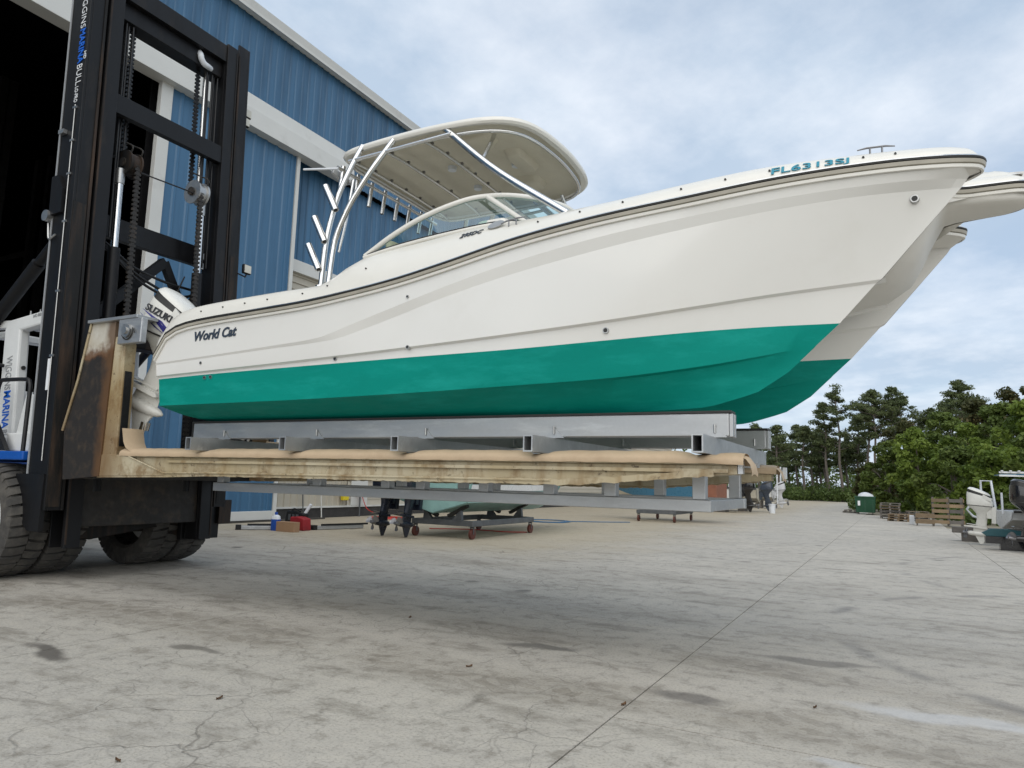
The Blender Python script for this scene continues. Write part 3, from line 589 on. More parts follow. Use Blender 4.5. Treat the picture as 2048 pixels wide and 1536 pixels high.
# inner bow shells from the crossdeck up to the rail
for sg in (-1, 1):
    top_ = [Vector((x, YC + sg * (YC - y), z - .075)) for x, y, z in hk[:18]]
    low = [Vector(p) for p in curve3([(STEM_Z(3.80), YC + sg * .85, 3.80), (.52, YC + sg * .80, 3.795), (.43, YC + sg * .755, 3.785), (.35, YC + sg * .72, 3.77), (.28, YC + sg * .69, 3.74), (.2, YC + sg * .665, 3.68)], 18)]
    rows = [[tuple(a.lerp(b_, t_)) for i, (a, b_) in enumerate(zip(top_, low))] for t_ in np.linspace(0, 1, 8)]
    MB().grid(rows).build('inner_bow_shell', 'gel_matte', boat, smooth=60)
    ub = [tuple(p + np.array([0, 0, -.078])) for p in offs(-.004)][:NT]; rb_ = side(SL['railb'], False, -1)[:NT]
    if sg > 0: ub, rb_ = [(x, 2 * YC - y, z) for x, y, z in ub], [(x, 2 * YC - y, z) for x, y, z in rb_]
    MB().grid([ub, rb_]).build('rail_underside', 'gel_matte', boat, smooth=60)
    MB().grid([[(p[0], YC + sg * abs(p[1] - YC), p[2]) for p in (tuple(q + np.array([0, 0, -.074])) for q in offs(-.01)[NT - 2:NT + 34])], [(STEM_Z(3.83) - .30 * max(0, 1 - q / 14), YC + sg * (.85 + .10 * max(0, 1 - q / 14)), 3.83) for q in range(36)]]).build('rail_underside', 'gel_matte', boat)
MB().beam((.85, YC, 4.03), (1.28, YC, 4.01), .14, .05).beam((.9, YC - .075, 4.06), (1.28, YC - .075, 4.03), .012, .1).beam((.9, YC + .075, 4.06), (1.28, YC + .075, 4.03), .012, .1).build('bow_roller', 'steel_dull', boat, bevel=.004)
cr_ = []
for i in range(19):
    t_ = i / 18; x = -.1 + 1.1 * t_; r = []
    for j in range(15):
        q = -1 + j / 7; w_ = .27 * (1 - .35 * t_); e = max(0, 1 - q * q) * max(0, 1 - (2 * t_ - 1) ** 4)
        r.append((x, YC + q * w_, 4.045 + e ** .6 * (.06 + .05 * t_) + e * (.018 * math.sin(x * 23 + q * 7) + .014 * math.sin(x * 11 - q * 17))))
    cr_.append(r)
MB().grid(cr_).build('anchor_locker_cover', 'gel2', boat, smooth=60)

# ---- fittings on the hull
def onhull(x, z, sg=-1):
    """offset and outward direction on the outboard side for a given X, Z"""
    rows = [SL[k] for k in ('railb', 'bt', 'bb', 'lt', 'lb', 'gr', 'ch')]
    zs = [float(np.interp(x, A[:, 0], A[:, 2])) for A in rows]; ds = [float(np.interp(x, A[:, 0], A[:, 1])) for A in rows]
    return float(np.interp(-z, [-q for q in zs], ds))
for x, z, r in ((-6.93, 2.735, .024), (-6.90, 2.572, .028), (-6.80, 2.574, .028), (-4.97, 2.68, .030), (-4.05, 2.735, .026), (-4.05, 3.22, .020), (-2.10, 2.775, .036), (.21, 3.665, .040)):
    d = onhull(x, z); y = YC - d
    r *= .86; ft = MB().cyl((x, y + .02, z), (x, y - .012, z), r, r * .85, 18).build('through_hull_fitting', 'steel_dull', boat, smooth=40)
    MB().cyl((x, y - .006, z), (x, y - .0135, z), r * .62, r * .6, 14).build('drain_hole', 'rail_black', ft, smooth=40)
def capat(x, g):
    i = min(range(len(ro)), key=lambda i: abs(T_[i, 0] - x)); f = {0: 0, .25: .1, .62: .38, .9: .72, 1: 1}
    return cap(.38 if g == .62 else .72, g)[i]
for x in (-7.0, -6.63, -6.27, -5.88, -5.5, -5.05, -4.55, -2.66, -2.32, -1.9, -1.48, -1.1, -.72, -.1, .12):
    i = int(np.argmin(np.abs(T_[:len(ro), 0] - x))); p = cap(.30, .52)[i]
    MB().cyl((p[0], p[1] + .01, p[2]), (p[0], p[1] - .012, p[2] + .002), .010, .008, 8).build('canvas_snap', 'rail_black', boat)
def cleat(p, dirx, l, nm='cleat'):
    d = Vector(dirx).normalized(); p = Vector(p); mb = MB().tube([p - d * l / 2 + Vector((0, 0, .045)), p - d * l / 4 + Vector((0, 0, .055)), p + d * l / 4 + Vector((0, 0, .055)), p + d * l / 2 + Vector((0, 0, .045))], [.005, .008, .008, .005], 8)
    for s_ in (-.16, .16): mb.cyl(p + d * l * s_, p + d * l * s_ + Vector((0, 0, .055)), .007, n=8)
    return mb.build(nm, 'prop_metal', boat, smooth=40)
cleat((-.03, YC - 1.06, 4.03), (1, .2, .03), .26); cleat((-2.98, YC - 1.37, 3.80), (1, 0, .12), .24)
# ---- lettering
def wraptext(s, nm, m, fn, shear=0., bold=0., thick=.004):
    ob = text(s, nm, (0, 0, 0), (1, 0, 0), (0, 1, 0), 1, 1, m, boat, depth=1., shear=shear, bold=bold); off = absloc(boat)
    for v in ob.data.vertices:
        q = v.co + off; v.co = fn(q.x, q.y) + Vector((0, -thick * (1 if q.z > 0 else -1), 0)) - off
def hulltext(s, nm, x0, x1, z0, z1, h, m, **k):
    def fn(a, b_):
        x = x0 + (x1 - x0) * a; z = z0 + (z1 - z0) * a + h * b_; return Vector((x, YC - onhull(x, z) - .003, z))
    wraptext(s, nm, m, fn, **k)
hulltext('World Cat', 'name_lettering', -7.05, -6.36, 2.985, 3.005, .115, 'navy_letter', shear=.25, bold=.03)
CAPR = [np.array(cap(f_, g_))[:NT + 6] for f_, g_ in ((0, 0), (.10, .25), (.38, .62), (.72, .9), (1, 1))]
def captext(s, nm, x0, x1, v0, v1, m, **k):
    def fn(a, b_):
        x = x0 + (x1 - x0) * a; v = v0 + (v1 - v0) * b_; i = min(3, int(v)); P = [np.array([np.interp(x, A[:, 0], A[:, c]) for c in range(3)]) for A in (CAPR[i], CAPR[i + 1])]
        p = P[0] * (1 - v + i) + P[1] * (v - i); return Vector(p) + Vector((0, -.006, .003))
    wraptext(s, nm, m, fn, **k)
captext('FL6313SJ', 'registration_lettering', -.75, -.21, .40, 2.1, 'teal_letter', bold=.014)
captext('295DC', 'model_lettering', -3.54, -3.30, 2.0, 2.55, 'navy_letter', shear=.15, bold=.012)
pb = cap(.62, .80)[int(np.argmin(np.abs(T_[:len(ro), 0] + 3.2)))]
bd = MB().loft([(0, 0, .09, .045, 2), (.008, 0, .085, .042, 2)], 24); bd.xf(Matrix.Translation((pb[0] + .10, pb[1] - .03, pb[2] + .01)) @ Matrix.Rotation(R(-9), 4, 'Y') @ Matrix.Rotation(R(62), 4, 'X')); bd.build('oval_badge', 'steel_dull', boat)

# ---- windscreen
bot = curve3([(-4.80, YC - 1.235, 3.765), (-4.4, YC - 1.225, 3.825), (-4.0, YC - 1.215, 3.868), (-3.6, YC - 1.20, 3.900), (-3.28, YC - 1.16, 3.925), (-2.98, YC - .98, 3.945), (-2.72, YC - .66, 3.96), (-2.58, YC - .33, 3.965), (-2.55, YC, 3.965)], 40)
topc = curve3([(-4.79, YC - 1.232, 3.775), (-4.45, YC - 1.205, 3.97), (-4.12, YC - 1.175, 4.115), (-3.8, YC - 1.13, 4.215), (-3.56, YC - 1.06, 4.275), (-3.28, YC - .90, 4.31), (-3.02, YC - .60, 4.325), (-2.90, YC - .3, 4.33), (-2.88, YC, 4.33)], 40)
mir = lambda L_: [(x, 2 * YC - y, z) for x, y, z in L_]
ws = boat
def frame(p, nm, r=.020, m='gel2'): return MB().tube(p, r, 8).build(nm, m, ws, smooth=50)
k0 = 24
for f in (lambda L_: L_, mir):
    frame(f(bot), 'windscreen_sill', .024); frame(f(topc), 'windscreen_top_frame', .029)
    frame([f(bot)[k0], f(topc)[k0 - 3]], 'windscreen_mullion', .028)
    for a_, b_ in ((0, k0), (k0, 39)):
        g1 = [f(bot)[i] for i in range(a_, b_ + 1)]; g2 = [f(topc)[i] for i in range(max(0, a_ - (3 if a_ else 0)), b_ + 1 - (3 if b_ == k0 else 0))]
        g2 = curve3(g2, len(g1)); MB().grid([g1, g2]).build('windscreen_pane', 'glass', ws, smooth=60)
        MB().tube([(x, y - .012, z + .016) for x, y, z in g1], .010, 6).build('pane_gasket', 'rail_black', ws, smooth=50) if a_ == 0 else None
# seats and helm seen through the glass
for y in (YC - .75, YC + .75):
    st = MB().loft([(3.35, -4.35, .24, .27, 3, y), (3.55, -4.38, .25, .28, 3, y), (3.62, -4.38, .22, .26, 3, y)], 20).build('helm_seat', 'seat', boat, smooth=50)
    MB().loft([(3.45, -4.62, .07, .26, 3, y), (3.8, -4.67, .075, .27, 3, y), (3.98, -4.70, .06, .24, 3, y), (4.03, -4.71, .03, .18, 2.5, y)], 20).build('seat_back', 'seat', st, smooth=60)
    MB().box(-3.5, -3.16, y - .42, y + .42, 3.0, 4.0).build('console', 'gel2', boat, bevel=.06)
MB().tube([(-3.62 + .0, YC + .75 + .19 * math.cos(a), 3.92 + .19 * math.sin(a)) for a in np.linspace(0, 2 * math.pi, 25)], .014, 8).build('steering_wheel', 'rail_black', boat, smooth=60)

# ---- hardtop
def httop(x, y):
    u, v = (x + 4.35) / 1.1, (y - YC) / 1.15; return 5.165 - .035 * u * u - .06 * v ** 4
hp = [(-5.47, 0), (-5.46, .75), (-5.40, .98), (-5.22, 1.10), (-4.7, 1.13), (-4.2, 1.14), (-3.7, 1.12), (-3.42, 1.06), (-3.22, .93), (-3.11, .74), (-3.05, .45), (-3.02, 0)]
pl = [(x, -y) for x, y in hp] + [(x, y) for x, y in reversed(hp[:-1])]
pls = curve3([(x, YC + y, 0) for x, y in pl], 90)[:-1]
def ring(s_, dz): return [(-4.36 + (x + 4.36) * s_, YC + (y - YC) * s_, httop(-4.36 + (x + 4.36) * s_, YC + (y - YC) * s_) + dz) for x, y, _ in pls]
MB().grid([ring(.94, -.048), ring(.985, -.052), ring(1.0, -.03), ring(.998, .0), ring(.98, .018), ring(.9, .035), ring(.4, .06), ring(.02, .065)], True).build('hardtop', 'gel2', boat, smooth=50)
und = MB(); und.grid([ring(.945, -.047), ring(.92, -.015), ring(.7, .0), ring(.3, .01), ring(.02, .012)], True); hu = und.build('hardtop_liner', 'hardtop', boat, smooth=40)
# moulded recesses of the liner
for x, y, a, b_ in ((-3.85, .62, .22, .18), (-3.85, -.62, .22, .18), (-3.62, 0, .12, .3)):
    MB().loft([(httop(x, YC + y) - .075, x, a * .7, b_ * .7, 4, YC + y), (httop(x, YC + y) - .06, x, a * .82, b_ * .82, 4, YC + y), (httop(x, YC + y) + .01, x, a, b_, 4, YC + y)], 24).build('liner_pod', 'hardtop', hu, smooth=30)
for x in (-5.25, -4.78, -4.25):
    MB().tube([(x, YC + y, httop(x, YC + y) - .10) for y in np.linspace(-1.02, 1.02, 15)], .019, 8).build('cross_tube', 'steel', hu, smooth=50)
    for y in np.linspace(-.9, .9, 7): MB().box(x - .012, x + .028, YC + y - .012, YC + y + .012, httop(x, YC + y) - .10, httop(x, YC + y) - .07).build('tube_clip', 'prop_metal', hu)
MB().tube([(x, y, z - .04) for x, y, z in ring(.925, -.07)] + [tuple(Vector(ring(.925, -.07)[0]) + Vector((0, 0, -.04)))], .020, 8).build('perimeter_tube', 'steel', hu, smooth=50)
for x, y in ((-4.5, .5), (-4.5, -.1), (-3.75, .1)):
    MB().cyl((x, YC + y, httop(x, YC + y) - .035), (x, YC + y, httop(x, YC + y) + .01), .05, .055, 18).build('dome_light', 'jug_white', hu, smooth=40)
MB().tube([(-3.9, YC + .2, 5.27), (-3.9, YC + .2, 5.22)], [.16, .2], 24).build('radar_dome', 'gel2', boat, smooth=40)
# tower legs, struts and rod holders, port and starboard
for sg in (-1, 1):
    y = lambda d: YC + sg * d
    rl = MB().tube(curve3([(-5.36, y(1.25), 3.50), (-5.33, y(1.25), 3.95), (-5.24, y(1.23), 4.43), (-5.12, y(1.18), 4.80), (-5.02, y(1.10), 5.10)], 20), .030, 12).build('tower_leg', 'steel', boat, smooth=60)
    MB().tube(curve3([(-5.24, y(1.27), 3.50), (-5.19, y(1.27), 3.95), (-5.05, y(1.25), 4.32), (-4.85, y(1.21), 4.66), (-4.58, y(1.10), 5.10)], 22), .030, 12).build('tower_leg', 'steel', boat, smooth=60)
    MB().tube(curve3([(-5.22, y(1.16), 3.9), (-5.15, y(1.15), 4.25), (-5.08, y(1.15), 4.7)], 10), .016, 8).build('tower_brace', 'steel', boat, smooth=60)
    for x in (-5.36, -5.24): MB().cyl((x, y(1.26), 3.475), (x, y(1.26), 3.515), .055, .05, 16).build('leg_base', 'steel', boat, smooth=40)
    MB().tube(curve3([(-3.98, y(1.07), 5.10), (-3.3, y(1.17), 4.48), (-2.50, y(1.22), 3.89)], 10), .036, 12).build('front_strut', 'steel', boat, smooth=60)
    MB().tube([(-5.15, y(1.16), 4.92), (-3.85, y(1.13), 4.98)], .019, 10).build('grab_rail', 'steel', boat, smooth=60)
    MB().tube([(-3.45, y(1.15), 4.62), (-3.50, y(.85), 5.02)], .022, 10).build('strut_tie', 'steel', boat, smooth=60)
    for k, (x, z) in enumerate(((-5.37, 3.80), (-5.31, 4.10), (-5.18, 4.43))):
        a = Vector((x + .02, y(1.31), z - .12)); b_ = Vector((x - .13, y(1.33), z + .17)); rh = MB().tube([a, b_], .036, 14).build('rod_holder', 'steel', boat, smooth=60)
        MB().cyl(a - (b_ - a).normalized() * .004, a + (b_ - a).normalized() * .006, .023, n=12).build('tube_mouth', 'rail_black', rh)
for k, yy in enumerate(np.linspace(-.9, .9, 8)):
    a = Vector((-5.50, YC + yy, 4.74)); b_ = Vector((-5.46, YC + yy, 5.03)); rh = MB().tube([a, b_], .026, 12).build('rod_holder', 'steel', boat, smooth=60)
    MB().cyl(a - Vector((0, 0, .003)), a + Vector((0, 0, .004)), .021, n=10).build('tube_mouth', 'rail_black', rh)
MB().tube([(-5.46, YC - 1.0, 4.98), (-5.46, YC + 1.0, 4.98)], .020, 10).build('rocket_launcher_rail', 'steel', boat, smooth=60)
for k in range(2): MB().beam((-5.52, YC - .75 + k * .22, 4.90), (-5.58, YC - .95 + k * .3, 4.98), .05, .07).build('deck_light', 'steel_dull', boat, bevel=.006)
MB().cyl((-5.4, YC - 1.05, 4.93), (-5.78, YC - 1.2, 4.93), .014, .012, 8).build('antenna_stub', 'jug_white', boat, smooth=60)

# ---- outboard motors (local: +x towards the boat, z up, origin on the propeller axis)
def outboard(parent, origin, ry, rz, body, cowl, k=1.0, decals=None, prop='prop_metal', cover=False):
    mt = Matrix.Translation(origin) @ Matrix.Rotation(rz, 4, 'Z') @ Matrix.Rotation(ry, 4, 'Y') @ Matrix.Scale(k, 4)
    mid = MB().loft([(.16, .06, .17, .045, 2.4), (.30, .07, .16, .06, 2.4), (.50, .09, .155, .08, 2.6), (.68, .09, .17, .11, 2.8), (.80, .07, .25, .17, 3), (.90, .03, .34, .23, 3.2), (.955, .02, .37, .25, 3.2)], 24)
    mid.prism([(-.44, .235), (-.40, .215), (.22, .18), (.26, .20), (.22, .24), (-.2, .26)], 'y', -.10, .10)
    mid.prism([(-.36, .30), (.20, .27), (.20, .29), (-.34, .315)], 'y', -.07, .07)
    mid.tube([(-.30, 0, 0), (-.24, 0, 0), (0, 0, 0), (.20, 0, 0), (.32, 0, 0), (.38, 0, 0)], [.055, .075, .085, .08, .05, .012], 16)
    mid.loft([(-.02, .05, .22, .022, 2.2), (.20, .05, .20, .035, 2.2)], 16)
    mid.prism([(-.10, -.06), (.26, -.04), (.14, -.33), (.05, -.34)], 'y', -.014, .014)
    mid.box(.24, .44, -.12, .12, .55, .92); mid.box(.38, .50, -.15, .15, .40, .95)
    mid.xf(mt); om = mid.build('outboard_motor', body, parent, smooth=38)
    def slope(mb, z0=1.05, k_=.26):
        mb.v = [(x, y, z - max(0, z - z0) / .4 * k_ * (x + .36) if z > z0 else z) for x, y, z in mb.v]; return mb
    cw = slope(MB().loft([(.958, .02, .375, .250, 3.6), (1.0, .02, .385, .262, 3.6), (1.15, .01, .383, .266, 3.6), (1.3, -.01, .368, .262, 3.4), (1.40, -.02, .352, .254, 3.2), (1.41, -.02, .33, .235, 3.2)], 32)).xf(mt)
    co = cw.build('cowling', cowl, om, smooth=45)
    slope(MB().loft([(1.40, -.02, .342, .246, 3.2), (1.53, -.02, .325, .235, 3.0)], 32)).xf(mt).build('air_grille', 'rail_black', co, smooth=45)
    slope(MB().loft([(1.515, -.015, .338, .244, 3.0), (1.54, -.01, .332, .24, 2.8), (1.59, .0, .30, .215, 2.6), (1.625, .02, .22, .16, 2.4), (1.645, .04, .10, .07, 2)], 32)).xf(mt).build('cowl_cap', cowl, co, smooth=45)
    MB().prism([(.10, 1.24), (.36, 1.12), (.37, 1.22), (.12, 1.36)], 'y', -.262, .262).xf(mt).build('cowl_cheek', cowl, co)
    MB().loft([(.945, .02, .382, .262, 3.2), (.965, .02, .382, .262, 3.2)], 32).xf(mt).build('cowl_seam', 'rail_black', om)
    if cover:
        MB().tube([mt @ Vector((0, .31 * math.cos(a), .93 + .29 * math.sin(a) * .1)) for a in np.linspace(0, 6.28, 20)], .02, 6).build('cover_cord', 'steel_dull', om)
    if decals:
        xd, yd = (mt.to_3x3() @ Vector((1, 0, -.10))), (mt.to_3x3() @ Vector((.1, 0, 1)))
        text('SUZUKI', 'maker_lettering', mt @ Vector((-.29, -.272, 1.20)), xd, yd, .095, .43, 'dark_letter', om, depth=.004, bold=.03)
        for q in ([(-.33, 1.20), (-.10, 1.12), (.16, .99), (.17, 1.04), (-.08, 1.15)], [(-.34, 1.14), (-.20, 1.08), (.17, .985), (-.05, 1.035)], [(-.10, 1.155), (.05, 1.10), (.175, .99), (.18, 1.06), (.02, 1.14)]):
            MB().prism(q, 'y', -.262, -.2715).xf(mt).build('stripe_decal', 'purple', om)
    pr = MB(); pr.tube([(-.30, 0, 0), (-.36, 0, 0), (-.46, 0, 0)], [.062, .06, .04], 14)
    for b in range(3):
        a = b * 2.094 + .4; e1 = Vector((0, math.cos(a), math.sin(a))); e2 = Vector((0, -math.sin(a), math.cos(a))); r_ = []
        for rr, w, tw in ((.05, .05, .7), (.11, .09, .6), (.16, .10, .5), (.195, .06, .4), (.205, .02, .4)):
            c_ = Vector((-.375 - .02 * rr, 0, 0)) + e1 * rr; dd = e2 * math.cos(tw) + Vector((1, 0, 0)) * math.sin(tw); r_.append([c_ - dd * w, c_ - dd * w * .3 + Vector((.012, 0, 0)), c_ + dd * w * .3 + Vector((.012, 0, 0)), c_ + dd * w])
        pr.grid(r_); pr.grid([[p - Vector((.012, 0, 0)) for p in r] for r in r_])
    pr.xf(mt); pr.build('propeller', prop, om, smooth=50)
    return om
for yy in (YC - .87, YC + .87):
    outboard(boat, (-8.76, yy, 2.36), R(21), R(16), 'motor_white', 'motor_white', 1.0, decals=True)
    MB().cyl((-8.62, yy, 2.08), (-8.72, yy, 1.80), .022, n=12).cyl((-8.60, yy, 2.13), (-8.63, yy, 2.03), .06, n=14).build('motor_support_rod', 'steel', boat, smooth=50)

# ------------------------------------------------------------------ aluminium cradle under the boat
rack = thing('boat_cradle', (-4.3, 6.87, 1.27), 'grey aluminium cradle of box beams between the forks and the boat', 'cradle')
NB, FB = 5.93, 7.81                                   # bunk beams
def boxtube(mb, x0, x1, y0, y1, z0, z1, t=.012):
    """hollow rectangular tube along Y, open at its ends"""
    o = [(x0, z0), (x1, z0), (x1, z1), (x0, z1)]; i = [(x0 + t, z0 + t), (x1 - t, z0 + t), (x1 - t, z1 - t), (x0 + t, z1 - t)]
    for y, fl in ((y0, 0), (y1, 1)):
        pass
    v = [(a, y0, b) for a, b in o] + [(a, y0, b) for a, b in i] + [(a, y1, b) for a, b in o] + [(a, y1, b) for a, b in i]; f = []
    for k in range(4):
        j = (k + 1) % 4; f += [(k, j, j + 4, k + 4), (k + 8, k + 12, j + 12, j + 8), (k, k + 8, j + 8, j), (k + 4, j + 4, j + 12, k + 12)]
    return mb.add(v, f)
for yb in (NB, FB):
    b_ = MB().box(-7.58, -1.17, yb, yb + .16, 1.905, 2.095).build('bunk_beam', 'alu', rack, bevel=.008)
    MB().box(-7.60, -1.15, yb - .01, yb + .17, 2.096, 2.114).build('bunk_carpet', 'rail_black', b_)
    MB().box(-7.60, -7.581, yb - .005, yb + .165, 1.90, 2.11).build('end_plate', 'rail_black', b_)
    MB().box(-1.169, -1.14, yb + .01, yb + .06, 1.90, 2.09).box(-1.169, -1.14, yb + .10, yb + .15, 1.90, 2.09).build('end_bracket', 'alu', b_, bevel=.004)
TX = [-7.05, -5.60, -4.16, -2.755, -1.32]
for x in TX:
    tb = boxtube(MB(), x - .035, x + .055, 5.45, 8.45, 1.75, 1.893).build('cross_tube', 'alu', rack)
    for yb in (NB, FB):
        MB().prism([(x - .06, 1.896), (x + .14, 1.896), (x + .04, 1.99)], 'y', yb - .012, yb - .002).build('gusset', 'alu', tb)
        MB().cyl((x + .04, yb - .02, 1.93), (x + .04, yb - .02, 2.0), .010, n=8).build('bolt', 'steel_dull', tb)
for yl in (6.10, 7.62):
    MB().box(-7.36, -1.36, yl, yl + .12, 1.285, 1.385).build('lower_rail', 'alu', rack, bevel=.006)
for x in (-7.30, -1.42):
    MB().box(x - .05, x + .055, 6.222, 7.618, 1.29, 1.383).build('lower_cross_beam', 'alu', rack, bevel=.006)
for yl in (6.10, 7.62):
    for x in (-7.25, -5.70, -4.75, -4.30, -3.55, -2.85, -2.25, -1.46):
        MB().box(x - .055, x + .055, yl + .01, yl + .11, 1.387, 1.748).build('post', 'alu', rack, bevel=.005)
for yl in (6.16, 7.68): MB().box(-7.36, -1.22, yl - .05, yl + .05, 1.70, 1.745).build('upper_rail', 'alu', rack)

# ------------------------------------------------------------------ marina forklift
FY = 6.95
fk = thing('marina_forklift', (-11, FY, 0), 'huge marina forklift with black mast, white cab frame and tan padded forks', 'forklift')
TILT = Matrix.Translation((-9.8, 0, 1.2)) @ Matrix.Rotation(R(-2.0), 4, 'Y') @ Matrix.Translation((9.8, 0, -1.2))
def T(mb): return mb.xf(TILT)
def pr(nm, mb, m, parent=fk, **k): return mb.build(nm, m, parent, **k)
for sg in (-1, 1):
    Y = lambda d: FY + sg * d          # d measured out from the truck centre line
    def bx(x0, x1, d0, d1, z0, z1, mb=None): return (mb or MB()).box(x0, x1, min(Y(d0), Y(d1)), max(Y(d0), Y(d1)), z0, z1)
    oc = MB(); bx(-10.25, -9.80, 1.40, 1.44, .95, 9.12, oc); bx(-9.84, -9.80, 1.20, 1.399, .95, 9.12, oc); bx(-10.25, -10.21, 1.20, 1.399, .95, 9.12, oc)
    oc = pr('outer_mast_column', T(oc), 'black', bevel=.006)
    pr('column_edge_strip', T(bx(-9.798, -9.785, 1.20, 1.235, .95, 8.9)), 'black_rust', oc)
    pr('column_wear_face', T(bx(-9.799, -9.79, 1.25, 1.43, 1.0, 5.2)), 'black_rust', oc)
    ic = MB(); bx(-9.84, -9.775, .945, 1.16, .45, 8.98, ic); bx(-10.10, -9.842, .945, .99, .45, 8.98, ic); bx(-10.12, -10.102, .945, 1.16, .45, 8.98, ic)
    ic = pr('inner_mast_column', T(ic), 'black', bevel=.006)
    pr('roller_track', T(bx(-9.773, -9.765, 1.135, 1.158, .5, 8.9)), 'black_rust', ic)
    # hydraulic lift cylinder
    yc = Y(.72)
    pr('lift_cylinder', T(MB().cyl((-9.92, yc, 1.2), (-9.92, yc, 4.75), .085, n=18)), 'black', smooth=40)
    rod = pr('cylinder_rod', T(MB().cyl((-9.92, yc, 4.75), (-9.92, yc, 5.75), .052, n=16)), 'steel', smooth=40)
    pr('rod_head', T(MB().cyl((-9.92, yc, 5.75), (-9.92, yc, 5.98), .065, n=16)), 'steel_dull', rod, smooth=40)
    pr('upper_rod', T(MB().cyl((-10.05, Y(.74), 6.2), (-10.05, Y(.74), 8.4), .045, n=12)), 'steel' if sg > 0 else 'black', smooth=40)
    # chain sheave with keeper
    sh = pr('chain_sheave', T(MB().cyl((-9.90, Y(.52), 6.1), (-9.90, Y(.68), 6.1), .17, n=28).cyl((-9.90, Y(.505), 6.1), (-9.90, Y(.53), 6.1), .20, n=28).cyl((-9.90, Y(.67), 6.1), (-9.90, Y(.70), 6.1), .20, n=28)), 'black_rust' if sg < 0 else 'steel_dull', smooth=40)
    pr('sheave_hub', T(MB().cyl((-9.90, Y(.47), 6.1), (-9.90, Y(.72), 6.1), .07, n=16)), 'grime', sh, smooth=40)
    pr('chain_keeper', T(MB().tube(curve3([(-9.9, Y(.52), 6.1), (-9.72, Y(.52), 6.3), (-9.9, Y(.52), 6.42), (-9.9, Y(.68), 6.42), (-9.72, Y(.68), 6.3), (-9.9, Y(.68), 6.1)], 24), .012, 6)), 'grime', sh)
    # leaf chain: small link plates, too fine to pick apart
    ch = MB(); z = 1.5
    while z < 6.1:
        ch.box(-9.765, -9.735, yc - sg * .16 - .05, yc - sg * .16 + .05, z, z + .035); ch.box(-9.76, -9.74, yc - sg * .16 - .028, yc - sg * .16 + .028, z + .035, z + .07); z += .07
    pr('lift_chain', T(ch), 'grime', kind='stuff')
    ch = MB(); z = 6.0
    while z < 8.4:
        ch.box(-10.09, -10.06, Y(.60) - .045, Y(.60) + .045, z, z + .035); ch.box(-10.085, -10.065, Y(.60) - .025, Y(.60) + .025, z + .035, z + .07); z += .07
    pr('lift_chain', T(ch), 'hose', kind='stuff')
    # bundles of hydraulic hoses
    for k in range(5):
        d = .90 - .055 * k; x = -9.95 - .03 * (k % 2)
        pr('hydraulic_hose', T(MB().tube([(x, Y(d), 4.9), (x, Y(d), 8.35)], .015, 6)), 'hose', smooth=60)
# cross members of the mast
pr('mast_crossbeam', T(MB().box(-9.90, -9.80, FY - .944, FY + .944, 8.64, 8.95)), 'black', bevel=.006)
pr('mast_crossbeam', T(MB().box(-10.18, -9.905, FY - .944, FY + .944, 8.36, 8.70)), 'black', bevel=.01)
pr('mast_crossbeam', T(MB().box(-9.90, -9.79, FY - .944, FY + .944, 6.76, 7.06)), 'black', bevel=.006)
pr('mast_crossbeam', T(MB().box(-10.32, -10.22, FY - 1.2, FY + 1.2, 5.0, 5.34)), 'black', bevel=.006)
pr('mast_crossbeam', T(MB().box(-10.2, -9.86, FY - .94, FY + .94, .72, 1.40)), 'grime', bevel=.01)
pr('mast_brace', T(MB().beam((-10.27, FY - .95, 3.55), (-10.27, FY + .35, 4.90), .12, .14)), 'black')
pr('mast_brace', T(MB().beam((-10.27, FY + .35, 4.90), (-10.27, FY + 1.0, 3.7), .10, .12)), 'black')
for k, (z, sag) in enumerate(((4.86, .35), (4.82, .55), (4.78, .45))):
    pr('slack_hose', T(MB().tube(curve3([(-10.1, FY - .75, z), (-10.08, FY - .2 + .1 * k, z - sag * .8), (-10.1, FY + .45, z - sag), (-10.1, FY + .85, z - .35)], 16), .022, 7)), 'hose', smooth=60)
pr('slack_hose', T(MB().tube(curve3([(-10.1, FY + .62, 4.7), (-10.05, FY + .45, 4.3), (-10.05, FY + .42, 3.9), (-10.05, FY + .5, 3.5)], 12), .012, 6)), 'hose', smooth=60)
pr('tie_cable', T(MB().tube([(-9.85, FY - .5, 6.02), (-9.85, FY + .5, 6.06)], .012, 6)), 'hose')
for z in (5.05, 4.88): pr('hose_coupling', T(MB().cyl((-10.0, FY + .86, z), (-10.0, FY + .86, z + .1), .03, n=10).cyl((-10.0, FY + .79, z), (-10.0, FY + .79, z + .1), .03, n=10)), 'steel_dull')
pr('hose_elbow', T(MB().tube(curve3([(-9.95, FY + .50, 8.62), (-9.87, FY + .48, 8.50), (-9.87, FY + .57, 8.40), (-9.92, FY + .72, 8.42)], 12), .05, 10)), 'jug_white', smooth=60)
# work lamps on the far column
for x, y, z in ((-9.98, FY + 1.62, 8.05), (-9.9, FY + 1.52, 7.82), (-9.75, FY + 1.60, 5.05)):
    wl_ = pr('work_lamp', T(MB().box(x - .06, x, y - .085, y + .085, z - .085, z + .085)), 'black', bevel=.02)
    pr('lamp_lens', T(MB().box(x + .001, x + .012, y - .068, y + .068, z - .068, z + .068)), 'lamp_glass', wl_)
    pr('lamp_bracket', T(MB().tube([(x - .03, y, z - .09), (x - .03, y - .02, z - .14), (x - .03, FY + 1.42, z - .12)], .014, 6)), 'black', wl_)
